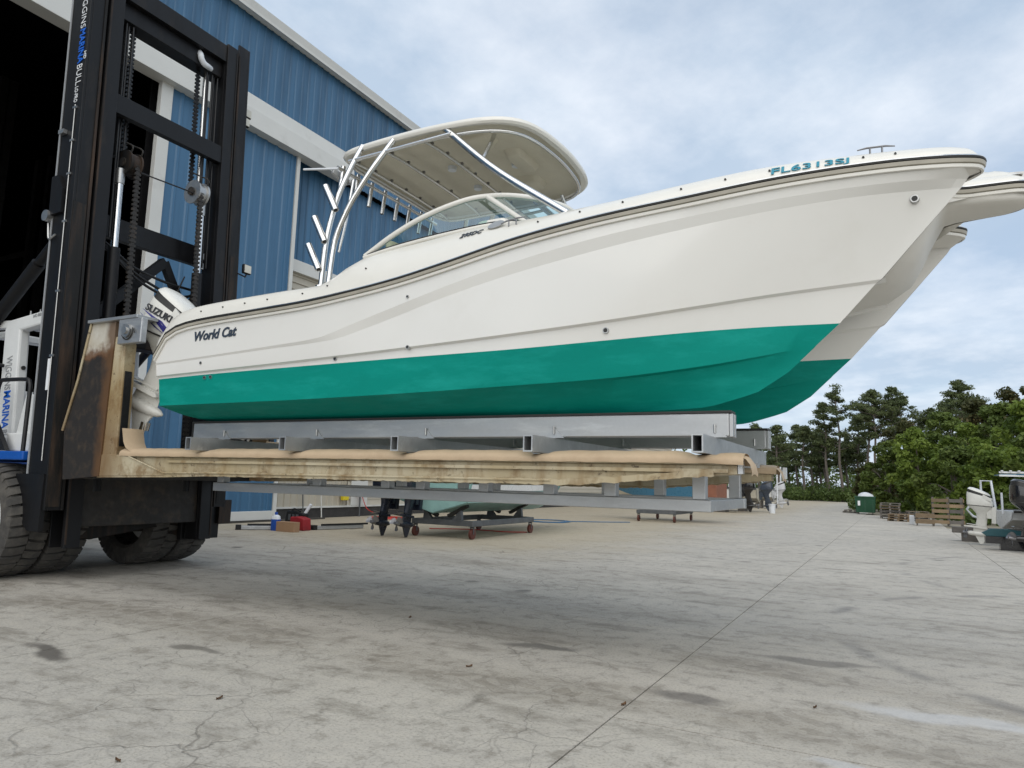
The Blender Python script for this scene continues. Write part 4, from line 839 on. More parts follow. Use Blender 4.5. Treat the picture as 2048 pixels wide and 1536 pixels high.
# details on the near column side
ys = FY - 1.443
pr('grease_line', T(MB().tube([(-9.93, ys - .01, 1.6), (-9.93, ys - .01, 6.66)], .008, 6)), 'steel_dull')
for z in (3.0, 3.9, 4.9, 5.6, 6.1, 6.6): pr('line_clip', T(MB().box(-9.97, -9.89, ys - .022, ys, z, z + .03)), 'steel_dull')
pr('column_edge_strip', T(MB().box(-10.26, -10.23, ys - .012, ys, 1.0, 9.0)), 'grey_letter')
pr('hinge_lug', T(MB().prism([(-10.26, 5.05), (-10.26, 5.62), (-10.1, 5.62), (-9.98, 5.4), (-9.98, 5.05)], 'y', ys - .05, ys)), 'black')
pr('hinge_lug', T(MB().box(-10.2, -10.08, ys - .06, ys, 6.25, 6.31)), 'steel_dull')
pr('junction_lamp', T(MB().cyl((-10.30, ys - .08, 5.05), (-10.30, ys + .05, 5.05), .08, n=14).tube(curve3([(-10.3, ys - .02, 4.95), (-10.22, ys - .03, 4.7), (-10.1, ys - .02, 4.75)], 8), .015, 6)), 'steel_dull', smooth=40)
pr('data_plate', T(MB().box(-10.02, -9.96, ys - .004, ys - .001, 2.55, 2.98)), 'white_letter')
def mtext(s, nm, z0, z1, x, h, m, bold=0, par=fk):
    a, b_ = TILT @ Vector((x, ys - .004, z0)), TILT @ Vector((x, ys - .004, z1)); text(s, nm, a, b_ - a, TILT.to_3x3() @ Vector((1, 0, 0)), h, (b_ - a).length, m, par, bold=bold)
mtext('WIGGINS', 'maker_lettering', 8.52, 7.86, -9.985, .11, 'white_letter', -.012)
mtext('MARINA', 'maker_lettering', 7.84, 7.30, -9.985, .125, 'blue_letter', .02)
mtext('BULL', 'maker_lettering', 7.28, 6.96, -9.985, .12, 'white_letter', -.012)
mtext('LO-PRO', 'maker_lettering', 6.94, 6.70, -9.985, .075, 'white_letter')
mtext('HD', 'maker_lettering', 7.46, 7.34, -9.845, .05, 'white_letter')
pr('tilt_cylinder', MB().cyl((-10.25, FY - 1.28, 4.95), (-12.6, FY - 1.28, 3.15), .07, n=14).cyl((-10.9, FY - 1.28, 4.45), (-12.6, FY - 1.28, 3.15), .095, n=14), 'black', smooth=40)
pr('tilt_cylinder', MB().cyl((-10.25, FY + 1.28, 4.95), (-12.6, FY + 1.28, 3.15), .07, n=14), 'black', smooth=40)
# carriage and forks
for sg in (-1, 1):
    Y = lambda d: FY + sg * d
    cp = pr('carriage_plate', MB().prism([(-9.30, 3.42), (-8.80, 3.40), (-8.84, 1.42), (-9.60, 1.36), (-9.68, 2.0), (-9.47, 2.66)], 'y', Y(1.36), Y(1.30)), 'plate')
    pr('plate_edge', MB().tube([(-9.30, Y(1.375), 3.42), (-9.47, Y(1.375), 2.66), (-9.69, Y(1.375), 2.0)], .016, 6), 'tan', cp)
    pr('top_plate', MB().box(-9.32, -8.30, min(Y(1.42), Y(1.12)), max(Y(1.42), Y(1.12)), 3.402, 3.445), 'alu', bevel=.006)
    pb_ = pr('pin_block', MB().box(-8.66, -8.20, min(Y(1.415), Y(1.33)), max(Y(1.415), Y(1.33)), 3.08, 3.40), 'alu', bevel=.012)
    pr('hanger_pin', MB().cyl((-8.46, Y(1.36), 3.24), (-8.46, Y(1.45), 3.24), .085, n=24).cyl((-8.46, Y(1.45), 3.24), (-8.46, Y(1.47), 3.24), .045, n=18), 'steel_dull', pb_, smooth=40)
    pr('pin_keeper', MB().tube([(-8.46 + .11 * math.cos(a), Y(1.425), 3.24 + .11 * math.sin(a)) for a in np.linspace(2.2, 6.6, 16)] + [(-8.28, Y(1.44), 3.20)], .007, 6), 'rail_black', pb_)
    f = MB().prism([(-8.90, 1.41), (-8.56, 1.41), (-8.60, 3.10), (-8.66, 3.22), (-8.82, 3.20), (-8.88, 3.02)], 'y', Y(1.34), Y(1.18))
    fork = pr('fork_shank', f, 'tan', bevel=.012)
    pr('shank_wear_strip', MB().beam((-8.562, Y(1.27), 1.8), (-8.585, Y(1.27), 2.75), .09, .02, (1, 0, 0)), 'hose', fork)
    yo, yi = Y(1.33), Y(1.09)
    tn = MB().prism([(-8.515, 1.49), (-2.4, 1.505), (-1.06, 1.595), (-1.06, 1.665), (-8.515, 1.665)], 'y', yo + sg * -.03, yi)
    tn = pr('tine', tn, 'tan', fork, bevel=.004)
    pr('tine_top_flange', MB().box(-8.515, -1.06, min(yo + sg * .012, yi), max(yo + sg * .012, yi), 1.667, 1.695), 'tan', fork)
    pr('tine_middle_flange', MB().box(-7.6, -1.12, min(yo + sg * .004, yo - sg * .02), max(yo + sg * .004, yo - sg * .02), 1.605, 1.633), 'tan', fork)
    # torn lower edge of the tine skin
    pts = [(-8.90, 1.402), (-7.6, 1.432), (-6.9, 1.458)]; x = -6.9
    while x < -1.25:
        x += random.uniform(.02, .06); z = 1.460 + (x + 6.9) * .004 + max(0, (x + 2.4)) * .080 + random.uniform(-.005, .005) * (1 if x < -3.2 else 1.5); pts.append((x, z))
    pts += [(pts[-1][0], pts[-1][1] + .05)]
    tpz = [(p[0], p[1] + .04 + .01 * (p[0] > -6.9)) for p in reversed(pts[:-1])]
    pr('tine_lower_flange', MB().prism(pts[:-1] + tpz, 'y', yo + sg * .014, yo - sg * .02), 'tan', fork)
    pr('heel_gusset', MB().prism([(-8.90, 1.42), (-7.62, 1.452), (-7.62, 1.485), (-8.25, 1.66), (-8.50, 1.69), (-8.90, 1.69)], 'y', yo + sg * .022, yo - sg * .01), 'tan', fork, bevel=.006)
    pr('gusset_weld', MB().tube([(-8.28, yo + sg * .026, 1.668), (-7.62, yo + sg * .026, 1.482), (-6.9, yo + sg * .024, 1.495), (-2.6, yo + sg * .016, 1.515)], .010, 6), 'tan', fork)
    # rubber pad hooped over the tine, pressed down where the cross tubes bear on it
    rows = []
    for x in np.r_[np.linspace(-8.47, -1.25, 150), np.linspace(-1.22, -1.0, 8)]:
        dmin = min(abs(x - tx_ - .01) for tx_ in TX); sagk = math.exp(-(dmin / .13) ** 2); fat = 1 - .42 * sagk; top = 1.702 + .075 * (fat if dmin > .0 else .6)
        top = min(top, 1.702 + (.045 if sagk > .5 else .075)); dx = max(0, x + 1.22); top -= dx * dx * .2; hw = .5 * abs(yo - yi) + .035; r = []
        for a in np.linspace(-.25, math.pi + .25, 13):
            r.append((x, (yo + yi) / 2 + sg * hw * math.cos(a) * (1 + .012 * math.sin(x * 9)), 1.695 - dx * .06 + (top - 1.695) * max(math.sin(a), 0) ** .8 - .02 * (math.sin(a) < 0) + .002 * math.sin(x * 23)))
        rows.append(r)
    pr('tine_pad', MB().grid(rows), 'pad', fork, smooth=70)
    fl = [[(x, (yo + yi) / 2 + sg * t_ * .5 * (abs(yo - yi) + .03), z - .02 * t_ * t_) for t_ in np.linspace(-1, 1, 9)] for x, z in ((-1.03, 1.75), (-.985, 1.73), (-.955, 1.69), (-.94, 1.63), (-.945, 1.60))]
    pr('pad_end_flap', MB().grid(fl), 'pad', fork, smooth=70)
    fl = [[(x + .03 * math.cos(t_ * 1.4), (yo + yi) / 2 + sg * t_ * .5 * (abs(yo - yi) + .04), z) for t_ in np.linspace(-1, 1.05, 11)] for x, z in ((-8.47, 2.02), (-8.45, 1.95), (-8.42, 1.85), (-8.37, 1.78), (-8.28, 1.735), (-8.2, 1.72))]
    pr('heel_pad', MB().grid(fl), 'pad', fork, smooth=70)
    if sg > 0: fork.location = (-.10, 0, -.02)
    pr('tip_plug', MB().box(-1.056, -1.02, min(yo - sg * .05, yo - sg * .12), max(yo - sg * .05, yo - sg * .12), 1.60, 1.72), 'jug_white', fork)
pr('carriage_beam', MB().box(-9.28, -8.98, FY - 1.28, FY + 1.28, 3.14, 3.36), 'black_rust', bevel=.01)
pr('carriage_beam', MB().box(-9.50, -9.05, FY - 1.28, FY + 1.28, 1.38, 1.74), 'grime', bevel=.01)
pr('hanger_shaft', MB().cyl((-8.46, FY - 1.0, 3.24), (-8.46, FY + 1.0, 3.24), .075, n=16), 'steel_dull', smooth=40)
pr('lower_column_guard', MB().prism([(-10.45, .95), (-10.1, .68), (-9.84, .68), (-9.84, 1.42), (-10.5, 1.42)], 'y', FY - 1.46, FY - 1.40), 'black')
# chassis, axle and running gear
pr('chassis', MB().box(-15.2, -10.55, FY - .75, FY + .75, .55, 1.55), 'grime', bevel=.03)
pr('front_axle', MB().prism([(FY - 1.1, .62), (FY - .5, .50), (FY + .15, .58), (FY + .5, .64), (FY + 1.1, .42), (FY + 1.45, .42), (FY + 1.45, 1.1), (FY - 1.1, 1.1)], 'x', -10.55, -10.25), 'black_rust', bevel=.02)
pr('front_skirt', MB().box(-10.22, -10.12, FY + .9, FY + 1.62, .42, 1.32), 'black', bevel=.01)
pr('step_plate', MB().box(-10.15, -10.05, FY + 1.55, FY + 1.80, .66, 1.05), 'black_rust', bevel=.01)
pr('deck', MB().box(-14.6, -10.32, FY - 1.50, FY + 1.50, 1.60, 1.72), 'blue_deck', bevel=.015)
pr('engine_cover', MB().box(-15.0, -12.6, FY - 1.2, FY + 1.2, 1.73, 2.75), 'wht', bevel=.06)
pr('counterweight', MB().box(-15.9, -15.21, FY - 1.35, FY + 1.35, .6, 2.3), 'blue_deck', bevel=.15)
def wheel(x, y0, y1, r, outward):
    w = MB(); n = 34; yc_ = (y0 + y1) / 2; hw = abs(y1 - y0) / 2
    prof = [(-hw * .75, r * .60), (-hw, r * .66), (-hw, r * .86), (-hw * .93, r * .945), (hw * .93, r * .945), (hw, r * .86), (hw, r * .66), (hw * .75, r * .60)]
    w.grid([[(x + q * math.cos(a), yc_ + t_, r + q * math.sin(a)) for a in np.linspace(0, 2 * math.pi, 49)[:-1]] for t_, q in prof], True)
    ty = pr('tyre', w, 'rubber', smooth=35)
    lug = MB()
    for k in range(n):
        for s_, ph in ((-1, 0), (1, .5)):
            a0 = 2 * math.pi * (k + ph) / n; da = 2 * math.pi / n * .74; vs = []
            for q in (r * .90, r):
                for t_, skew in ((0.02, .30), (.55, .12), (.99, 0), (1.0, 0)):
                    qq = q if t_ < .98 else (r * .86 if q < r * .95 else r * .965)
                    if t_ == 1.0: qq = r * .80 if q < r * .95 else r * .90
                    for e in (-.5, .5):
                        a = a0 + da * e + skew * 2 * math.pi / n; tt = min(t_, 1) * hw * (1.006 if t_ > .9 else 1)
                        vs.append((x + qq * math.cos(a), yc_ + s_ * tt, r + qq * math.sin(a)))
            f = []
            for i in range(3):
                b0 = i * 2; f += [(b0 + 8, b0 + 9, b0 + 11, b0 + 10), (b0, b0 + 8, b0 + 10, b0 + 2), (b0 + 1, b0 + 3, b0 + 11, b0 + 9)]
            f += [(0, 1, 9, 8), (6, 14, 15, 7)]
            lug.add(vs, f)
    lug.build('tread_lugs', 'rubber', ty, smooth=25, kind='stuff')
    s_ = outward; yo_ = y0 if s_ < 0 else y1
    rim = MB(); rim.grid([[(x + q * math.cos(a), yo_ + t_ * -s_, r + q * math.sin(a)) for a in np.linspace(0, 2 * math.pi, 41)[:-1]] for t_, q in ((.03, r * .62), (.0, r * .61), (.0, r * .57), (.05, r * .54), (.16, r * .50), (.16, r * .30), (.06, r * .24), (.06, .01))], True)
    rm = pr('rim', rim, 'wht', ty, smooth=35)
for (a, b_, o_) in ((5.36, 5.87, -1), (5.93, 6.44, -1), (7.46, 7.97, 1), (8.03, 8.54, 1)):
    wheel(-11.0, a, b_, .78, o_)
wheel(-14.6, 5.55, 6.0, .58, -1); wheel(-14.6, 7.9, 8.35, .58, 1)
# cab frame, console, levers and rails
for y in (FY - 1.22, FY + .55):
    cf = pr('cab_frame', MB().prism([(-11.60, 1.72), (-11.16, 1.72), (-11.30, 3.50), (-10.30, 3.60), (-10.30, 3.80), (-11.62, 3.68), (-11.72, 3.55)], 'y', y, y + .15), 'wht', bevel=.03)
    pr('rear_post', MB().prism([(-12.75, 1.72), (-12.5, 1.72), (-12.4, 3.6), (-11.6, 3.56), (-11.6, 3.68), (-12.6, 3.74)], 'y', y + .01, y + .14), 'wht', cf, bevel=.02)
    pr('frame_hole', MB().cyl((-11.265, y + .08, 2.95), (-11.235, y + .08, 2.95), .03, n=12), 'rail_black', cf)
pr('frame_crossbar', MB().box(-11.5, -10.35, FY - .94, FY + .55, 3.56, 3.66), 'wht', bevel=.02)
pr('roof_bar', MB().box(-12.5, -12.3, FY - .94, FY + .55, 3.5, 3.62), 'wht', bevel=.02)
pr('beacon', MB().box(-10.62, -10.45, FY - 1.18, FY - 1.0, 3.79, 3.85), 'orange', bevel=.01)
for k, x in enumerate((-11.3, -11.05)): pr('frame_stud', MB().cyl((x, FY - 1.1, 3.66), (x, FY - 1.1, 3.82), .018, .008, 8), 'steel_dull')
def ftext(s, x, z0, z1, h, m, bold=0):
    sl = (.44 - .30) / 1.78 * 0 + .075
    a = Vector((x + (z0 - 2.8) * -sl, FY - 1.224, z0)); b_ = Vector((x + (z1 - 2.8) * -sl, FY - 1.224, z1)); text(s, 'maker_lettering', a, b_ - a, (1, 0, .07), h, (b_ - a).length, m, fk, bold=bold)
ftext('WIGGINS', -11.53, 3.12, 2.62, .15, 'grey_letter'); ftext('MARINA', -11.53, 2.60, 2.05, .17, 'blue_letter', .02); ftext('BULL', -11.53, 2.03, 1.78, .15, 'grey_letter')
text('NO RIDERS', 'warning_lettering', (-10.98, FY - 1.224, 3.66), (1, 0, .09), (0, 0, 1), .05, .3, 'grey_letter', fk)
cs = pr('console', MB().prism([(-11.02, 1.72), (-10.36, 1.72), (-10.36, 2.50), (-10.80, 2.54), (-10.94, 2.0)], 'y', FY - 1.30, FY - .55), 'wht', bevel=.03)
pr('console_base', MB().box(-11.08, -10.36, FY - 1.34, FY - .5, 1.72, 1.98), 'wht', cs, bevel=.02)
pr('lever_boot', MB().box(-10.82, -10.50, FY - 1.20, FY - 1.0, 2.5, 2.62), 'hose', cs, bevel=.02)
for k in range(3): pr('lever', MB().tube([(-10.78 + k * .11, FY - 1.1, 2.6), (-10.77 + k * .11, FY - 1.12, 2.74)], .012, 6).cyl((-10.77 + k * .11, FY - 1.12, 2.72), (-10.77 + k * .11, FY - 1.12, 2.80), .022, n=8), 'hose', cs, smooth=40)
pr('instrument_panel', MB().box(-11.0, -10.4, FY - .7, FY - .6, 2.55, 2.85), 'motor_white', cs, bevel=.02)
pr('operator_seat', MB().box(-12.35, -11.75, FY - 1.2, FY - .65, 1.95, 2.15).box(-12.45, -12.3, FY - 1.2, FY - .65, 2.1, 2.8), 'hose', bevel=.05)
for x0, x1 in ((-11.85, -11.30), (-11.20, -10.40)):
    pr('guard_rail', MB().tube(curve3([(x0, FY - 1.46, 1.72), (x0, FY - 1.46, 2.60), (x0 + .06, FY - 1.46, 2.72), (x1 - .06, FY - 1.46, 2.70), (x1, FY - 1.46, 2.58), (x1, FY - 1.46, 1.72)], 40), .028, 8), 'hose', smooth=60)
pr('guard_rail', MB().tube(curve3([(-12.0, FY - 1.46, 3.05), (-11.72, FY - 1.46, 3.06), (-11.60, FY - 1.40, 3.0), (-11.55, FY - 1.25, 2.98)], 12), .028, 8), 'hose', smooth=60)
pr('deck_bracket', MB().prism([(-11.15, 1.73), (-10.78, 1.73), (-11.12, 2.12)], 'y', FY - 1.49, FY - 1.43), 'hose')
pr('decal_plate', MB().box(-11.75, -11.45, FY - 1.495, FY - 1.47, 1.74, 2.06), 'white_letter')
text('BULL', 'maker_lettering', (-11.62, FY - 1.50, 2.0), (0, 0, -1), (1, 0, 0), .1, .22, 'grey_letter', fk)

# ------------------------------------------------------------------ boats and gear in the background
def caster(mb_p, x, y, parent, r=.13, h=.30):
    c = MB().box(x - .05, x + .05, y - .03, y + .03, h - .02, h + .02); c.box(x - .05, x - .04, y - .02, y + .02, r, h); c.box(x + .04, x + .05, y - .02, y + .02, r, h); f = c.build('caster_fork', 'dolly', parent)
    MB().cyl((x - .033, y, r), (x + .033, y, r), r, n=20).build('caster_wheel', 'caster', f, smooth=40); return f
def dolly(loc, w, l, label, rz=0, zt=.62):
    d = thing('boat_dolly', (0, 0, 0), label, 'dolly', 'rolling boat dollies', 0)
    x, y = loc
    for s_ in (-1, 1): MB().box(x + s_ * w / 2 - .07, x + s_ * w / 2 + .07, y - l / 2, y + l / 2, .32, .46).build('side_beam', 'dolly', d, bevel=.01)
    for yy in (y - l / 2 + .07, y + l / 2 - .07):
        MB().box(x - w / 2 + .072, x + w / 2 - .072, yy - .07, yy + .07, .325, .465).build('cross_beam', 'dolly', d, bevel=.01)
        for s_ in (-1, 1):
            MB().prism([(x + s_ * w * .18, .466), (x + s_ * w * .34, .466), (x + s_ * w * .32, zt + .12), (x + s_ * w * .24, zt - .02)], 'y', yy - .05, yy + .05).build('upright', 'dolly', d)
            MB().beam((x + s_ * w * .10, yy, zt - .06), (x + s_ * w * .42, yy, zt + .22), .14, .08).build('bunk', 'rail_black', d)
    for sx in (-1, 1):
        for sy in (-1, 1): caster(None, x + sx * w / 2, y + sy * (l / 2 - .1), d)
    d.location = (0, 0, 0); return d
def vhull(parent, O, ang, L_, B, zk, zs, side_m, bot_m, stripe=None, flare=.3, deck='white_hull', sheer=.25, transom_m=None):
    """monohull: local +x is the bow; O = transom centre on plan"""
    mt = Matrix.Translation((O[0], O[1], 0)) @ Matrix.Rotation(ang, 4, 'Z'); n = 22
    rk, rc, rw, rs = [], [], [], []
    for i in range(n):
        t_ = i / (n - 1); pw = max(0, (t_ - .45) / .55); b_ = B / 2 * (1 - pw ** 2.2); bc = B / 2 * .86 * (1 - min(1, pw * 1.15) ** 1.7)
        x = L_ * t_; zke = zk + (zs - zk) * .85 * max(0, (t_ - .70) / .30) ** 2.2; zch = zk + .30 + (zs - zk) * .45 * pw ** 1.8; zsh = zs + sheer * t_ * t_
        rk.append((x, 0, zke)); rc.append((x, bc, max(zch, zke))); rs.append((x, b_, zsh)); rw.append((x, (bc + b_) / 2 + .01, (max(zch, zke) + zsh) / 2 + .12))
    sd_, bo_ = MB(), MB()
    for s_ in (-1, 1):
        fl = lambda r: [(x, s_ * y, z) for x, y, z in r]
        sd_.grid([fl(rc), fl(rw), fl(rs)]); bo_.grid([fl(rk), fl(rc)])
    hu_ = sd_.xf(mt).build('hull_side', side_m, parent, smooth=40); bo_.xf(mt).build('hull_bottom', bot_m, parent, smooth=30)
    tr = MB().add([(0, 0, zk), (0, B * .43, zk + .30), (0, B / 2, zs), (0, -B / 2, zs), (0, -B * .43, zk + .30)], [(0, 1, 2, 3, 4)]).add([(-.02, 0, zk + .02), (-.02, B * .42, zk + .31), (-.02, B * .49, zs), (-.02, -B * .49, zs), (-.02, -B * .42, zk + .31)], [(0, 1, 2, 3, 4)]).xf(mt).build('transom', transom_m or side_m, parent)
    dkk = MB(); dkk.grid([[(x, -y, z) for x, y, z in rs], [(x, y, z) for x, y, z in rs]]); dkk.xf(mt).build('deck', deck, parent)
    for s_ in (-1, 1): MB().tube([tuple(mt @ Vector((x, s_ * (y + .01), z))) for x, y, z in rs], .035, 8).build('gunwale_rail', 'rail_black', parent, smooth=60)
    bands = stripe if isinstance(stripe, list) else ([(1, .52, .68, stripe)] if stripe else [])
    for s_ in (-1, 1):
        for hi_, fa, fb, sm_ in bands:
            A_, B_ = (rw, rs) if hi_ else (rc, rw)
            r_ = [[(p[0], s_ * (p[1] + (q[1] - p[1]) * f_ + .012), p[2] + (q[2] - p[2]) * f_) for p, q in zip(A_, B_)] for f_ in (fa, fb)]
            MB().grid(r_).xf(mt).build('side_stripe', sm_, parent, smooth=60)
    return mt
# seafoam boat on a dolly, twin dark motors
b2 = thing('motorboat', (-11.2, 15.6, .5), 'seafoam green motorboat with twin dark navy outboards on a rolling dolly', 'boat')
vhull(b2, (-10.55, 15.6), R(88), 7.6, 2.5, .62, 1.62, 'seafoam', 'seafoam', [(0, .62, .98, 'white_hull'), (1, .02, .22, 'navy'), (1, .24, .9, 'white_hull')])
MB().box(-11.7, -9.45, 16.2, 21.5, 1.66, 1.72).build('cockpit_cover', 'motor_navy', b2)
for x in (-11.75, -11.0): outboard(b2, (x, 15.05, .34), R(6), R(90), 'motor_navy', 'motor_navy', .95)
dolly((-10.4, 17.55), 1.75, 3.5, 'low dolly with red caster wheels under the seafoam green boat')
# white and blue boat with a rust red transom
b3 = thing('motorboat', (-7, 30.6, .6), 'cream and sky blue motorboat with a rust red stern on a dolly', 'boat')
vhull(b3, (-6.75, 30.6), R(180), 4.6, 2.1, .62, 1.75, 'skyblue_hull', 'cream_hull', 'white_hull', transom_m='rust_hull')
MB().box(-6.74, -6.35, 29.55, 31.6, .85, 1.72).build('swim_platform', 'rust_hull', b3, bevel=.03)
dolly((-8.7, 30.5), 1.5, 2.9, 'low dolly with red caster wheels under the cream and sky blue boat')
# row of boats with their sterns to the yard
def backboat(y, xs, label, hullm, stripe, mk, motor, L_=6.2, deck=None, cover=False, k=1.):
    b = thing('motorboat', (xs, y, .3), label, 'boat', 'boats parked stern to the yard')
    vhull(b, (xs, y), R(180), L_, 2.2, .55, 1.45, hullm, 'grey_hull', stripe)
    outboard(b, (xs + .62, y, .42), R(8), R(180), motor, motor, k, cover=cover)
    MB().box(xs - 3.0, xs - 2.2, y - .45, y + .45, 1.45, 2.25).build('console', 'white_hull', b, bevel=.08)
    MB().box(xs - 2.18, xs - 2.15, y - .4, y + .4, 2.2, 2.6).build('console_windscreen', 'glass', b)
    MB().box(xs - 1.8, xs - 1.35, y - .5, y + .5, 1.45, 1.95).build('seat', 'white_hull', b, bevel=.08)
    MB().tube([(xs - .3, y - .9, 1.45), (xs - .3, y - .9, 2.6)], .02, 6).build('light_pole', 'jug_white', b)
    for dx in (-1.0, -3.8): MB().box(xs + dx - .2, xs + dx + .2, y - .6, y + .6, 0, .56).build('support_block', 'wood_grey', b)
    return b
b4 = backboat(44.6, -8.2, 'white boat with thin black side stripes and a glossy black outboard', 'white_hull', 'rail_black', 0, 'motor_black', k=1.05)
b5 = backboat(47.6, -7.6, 'white boat with a slate grey outboard beside a white bucket', 'cream_hull', 'navy', 0, 'motor_grey')
b6 = backboat(56.5, -8.0, 'white boat whose outboard is wrapped in pale cloth, between tall guide poles', 'white_hull', None, 0, 'motor_cover', cover=True)
for y in (55.6, 57.5): MB().tube([(-7.6, y, .4), (-7.6, y, 3.1)], .055, 8).build('guide_pole', 'jug_white', b6, smooth=60)
MB().tube([(-6.6, 46.0, .0), (-6.6, 46.0, .5), (-6.6, 46.0, .501), (-6.6, 46.0, .55)], [.17, .2, .215, .215], 18).build('bucket', 'jug_white', label='white bucket on the ground between the black and grey outboards', cat='bucket', smooth=40)
# boats on the right by the trees
b7 = thing('motorboat', (3.3, 26.2, .4), 'small white skiff with a cream white outboard propped on timber blocks', 'boat')
vhull(b7, (2.75, 25.9), R(12), 5.2, 1.9, .48, 1.02, 'white_hull', 'grey_hull', None)
outboard(b7, (2.12, 25.55, .33), R(4), R(-20) + R(10), 'motor_white', 'motor_white', .86)
MB().tube([(2.3, 26.7, .75), (2.1, 26.7, .8), (1.95, 26.75, 1.0), (2.25, 26.75, 1.5), (2.35, 26.75, 1.52), (2.35, 26.75, 1.9), (2.62, 26.75, 1.9), (2.7, 26.7, 1.0)], .035, 8).build('boarding_ladder', 'jug_white', b7, smooth=50)
MB().cyl((2.72, 25.3, .95), (2.72, 25.3, 1.55), .03, n=10).build('pole', 'jug_white', b7, smooth=50)
MB().box(1.55, 3.0, 27.0, 27.4, .26, .44).box(1.8, 2.9, 27.05, 27.35, .0, .255).build('support_block', 'wood_grey', b7)
b8 = thing('motorboat', (3.5, 23.4, .4), 'white boat with a big glossy black outboard on a teal trailer beam', 'boat')
vhull(b8, (3.55, 23.6), R(25), 6.0, 2.2, .6, 1.25, 'white_hull', 'grey_hull', None)
outboard(b8, (2.98, 23.1, .36), R(3), R(20), 'motor_black', 'motor_black', .98)
tb_ = thing('boat_trailer', (2.9, 23.9, 0), 'teal steel trailer beam on black blocks beneath the black outboard', 'trailer')
MB().prism([(2.05, .44), (2.25, .56), (3.6, .58), (3.6, .36), (2.15, .36)], 'y', 23.75, 23.95).build('beam', 'teal_beam', tb_, bevel=.01)
MB().box(2.12, 3.4, 23.72, 24.0, .17, .358).build('axle_box', 'motor_black', tb_); MB().box(2.45, 3.3, 23.7, 24.05, 0, .168).build('block', 'motor_black', tb_)
tt = thing('slatted_canopy', (3.4, 25.0, 2.0), 'white slatted canopy frame standing above the white skiff', 'canopy')
for z_, a_ in ((2.03, 0), (2.12, 1)): MB().beam((2.62, 24.6 + .02 * a_, z_), (5.2, 24.9, z_ + .0), .05, .05).build('rail', 'white_hull', tt)
for k in range(8): MB().beam((2.68 + k * .2, 24.5, 2.16), (2.88 + k * .2, 26.3, 2.16), .06, .03).build('slat', 'white_hull', tt)
MB().box(2.66, 5.0, 24.62, 26.2, 2.05, 2.075).build('panel', 'skyblue_hull', tt)
for x, y in ((4.4, 24.9), (4.4, 26.2)): MB().tube([(x, y, 0), (x, y, 2.05)], .04, 8).build('post', 'white_hull', tt)
# pallets, bin
def pallet(x, y, z, rz, m, standing=False, nm='pallet', label='', grp='pallets'):
    p = thing(nm, (x, y, z), label, 'pallet', grp, rz)
    def part(name, x0, x1, y0, y1, z0, z1, mm=None):
        me = bpy.data.meshes.new(name); b = MB().box(x0, x1, y0, y1, z0, z1) if not standing else MB().box(x0, x1, z0, z1, y0, y1); me.from_pydata(b.v, [], b.f); me.materials.append(M[mm or m]); o = bpy.data.objects.new(name, me); C.objects.link(o); o.parent = p; return o
    for k in range(5): part('top_board', -.6 + k * .26, -.6 + k * .26 + .15, -.5, .5, .10, .122, random.choice(['wood', m]))
    for k in range(3): part('stringer', -.6, .6, -.5 + k * .45, -.5 + k * .45 + .09, .022, .099)
    for k in range(3): part('bottom_board', -.6 + k * .52, -.6 + k * .52 + .13, -.5, .5, 0, .021)
    return p
zz_ = 0
for k in range(6): pallet(-.3 + random.uniform(-.05, .05), 45.5, -.014 + k * .15, R(90) + random.uniform(-.06, .06), 'wood_grey', label='grey weathered pallet in the tall stack next to the green dumpster', grp='pallets stacked next to the dumpster')
for k in range(3): pallet(.15 + random.uniform(-.05, .05), 42.4, -.014 + k * .124, R(80), 'wood', label='brown pallet in the low stack in front of the grey pallets', grp='pallets stacked low')
for k in range(4): pallet(.95 + random.uniform(-.04, .04), 44.2, -.014 + k * .124, R(95), 'wood_grey', label='grey pallet in the short stack beside the tall grey stack', grp='pallets stacked short')
# crate wall of timber
cr = thing('timber_crate', (2.1, 38.5, 0), 'tall open crate of brown boards stacked with gaps by the trees', 'crate')
for k in range(5):
    z = .12 + k * .24
    for (x0, x1) in ((1.42, 2.08), (2.10, 2.62)): MB().box(x0, x1, 38.0, 38.05, z, z + .15).build('board', 'wood' if (k + (x0 > 2)) % 2 == 0 or x0 < 2 else 'wood_grey', cr)
    MB().box(2.63, 2.68, 38.0, 39.0, z, z + .15).build('board', 'wood', cr)
for x in (1.45, 2.05, 2.58): MB().box(x, x + .06, 38.052, 38.13, 0, 1.3).build('upright', 'wood_grey', cr); MB().box(x, x + .06, 38.92, 39.0, 0, 1.3).build('upright', 'wood_grey', cr)
lp = thing('timber_crate', (1.15, 39.6, 0), 'low brown timber crate in front of the tall board crate', 'crate')
for k in range(2): MB().box(.75, 1.5, 37.6, 37.65, .1 + k * .26, .30 + k * .26).build('board', 'wood', lp); MB().box(.75, .80, 37.66, 38.5, .1 + k * .26, .30 + k * .26).build('board', 'wood_grey', lp)
for x in (.78, 1.4): MB().box(x, x + .06, 37.66, 37.74, 0, .6).build('upright', 'wood_grey', lp)
wb = MB().box(.52, .72, 38.6, 38.8, 0, .42).build('white_post_block', 'bag', label='short pale block standing between the pallets and crate', cat='block', bevel=.02)
dp = thing('dumpster', (-1.75, 52, 0), 'dark green steel dumpster filled with white bags', 'dumpster')
db = MB(); db.grid([[(-2.28, 51.4, .12), (-1.2, 51.4, .12), (-1.2, 53.0, .12), (-2.28, 53.0, .12)], [(-2.32, 51.3, 1.12), (-1.16, 51.3, 1.12), (-1.16, 53.1, 1.12), (-2.32, 53.1, 1.12)]], True); db.add([(-2.28, 51.4, .12), (-1.2, 51.4, .12), (-1.2, 53, .12), (-2.28, 53, .12)], [(0, 1, 2, 3)]); db.build('body', 'bin', dp)
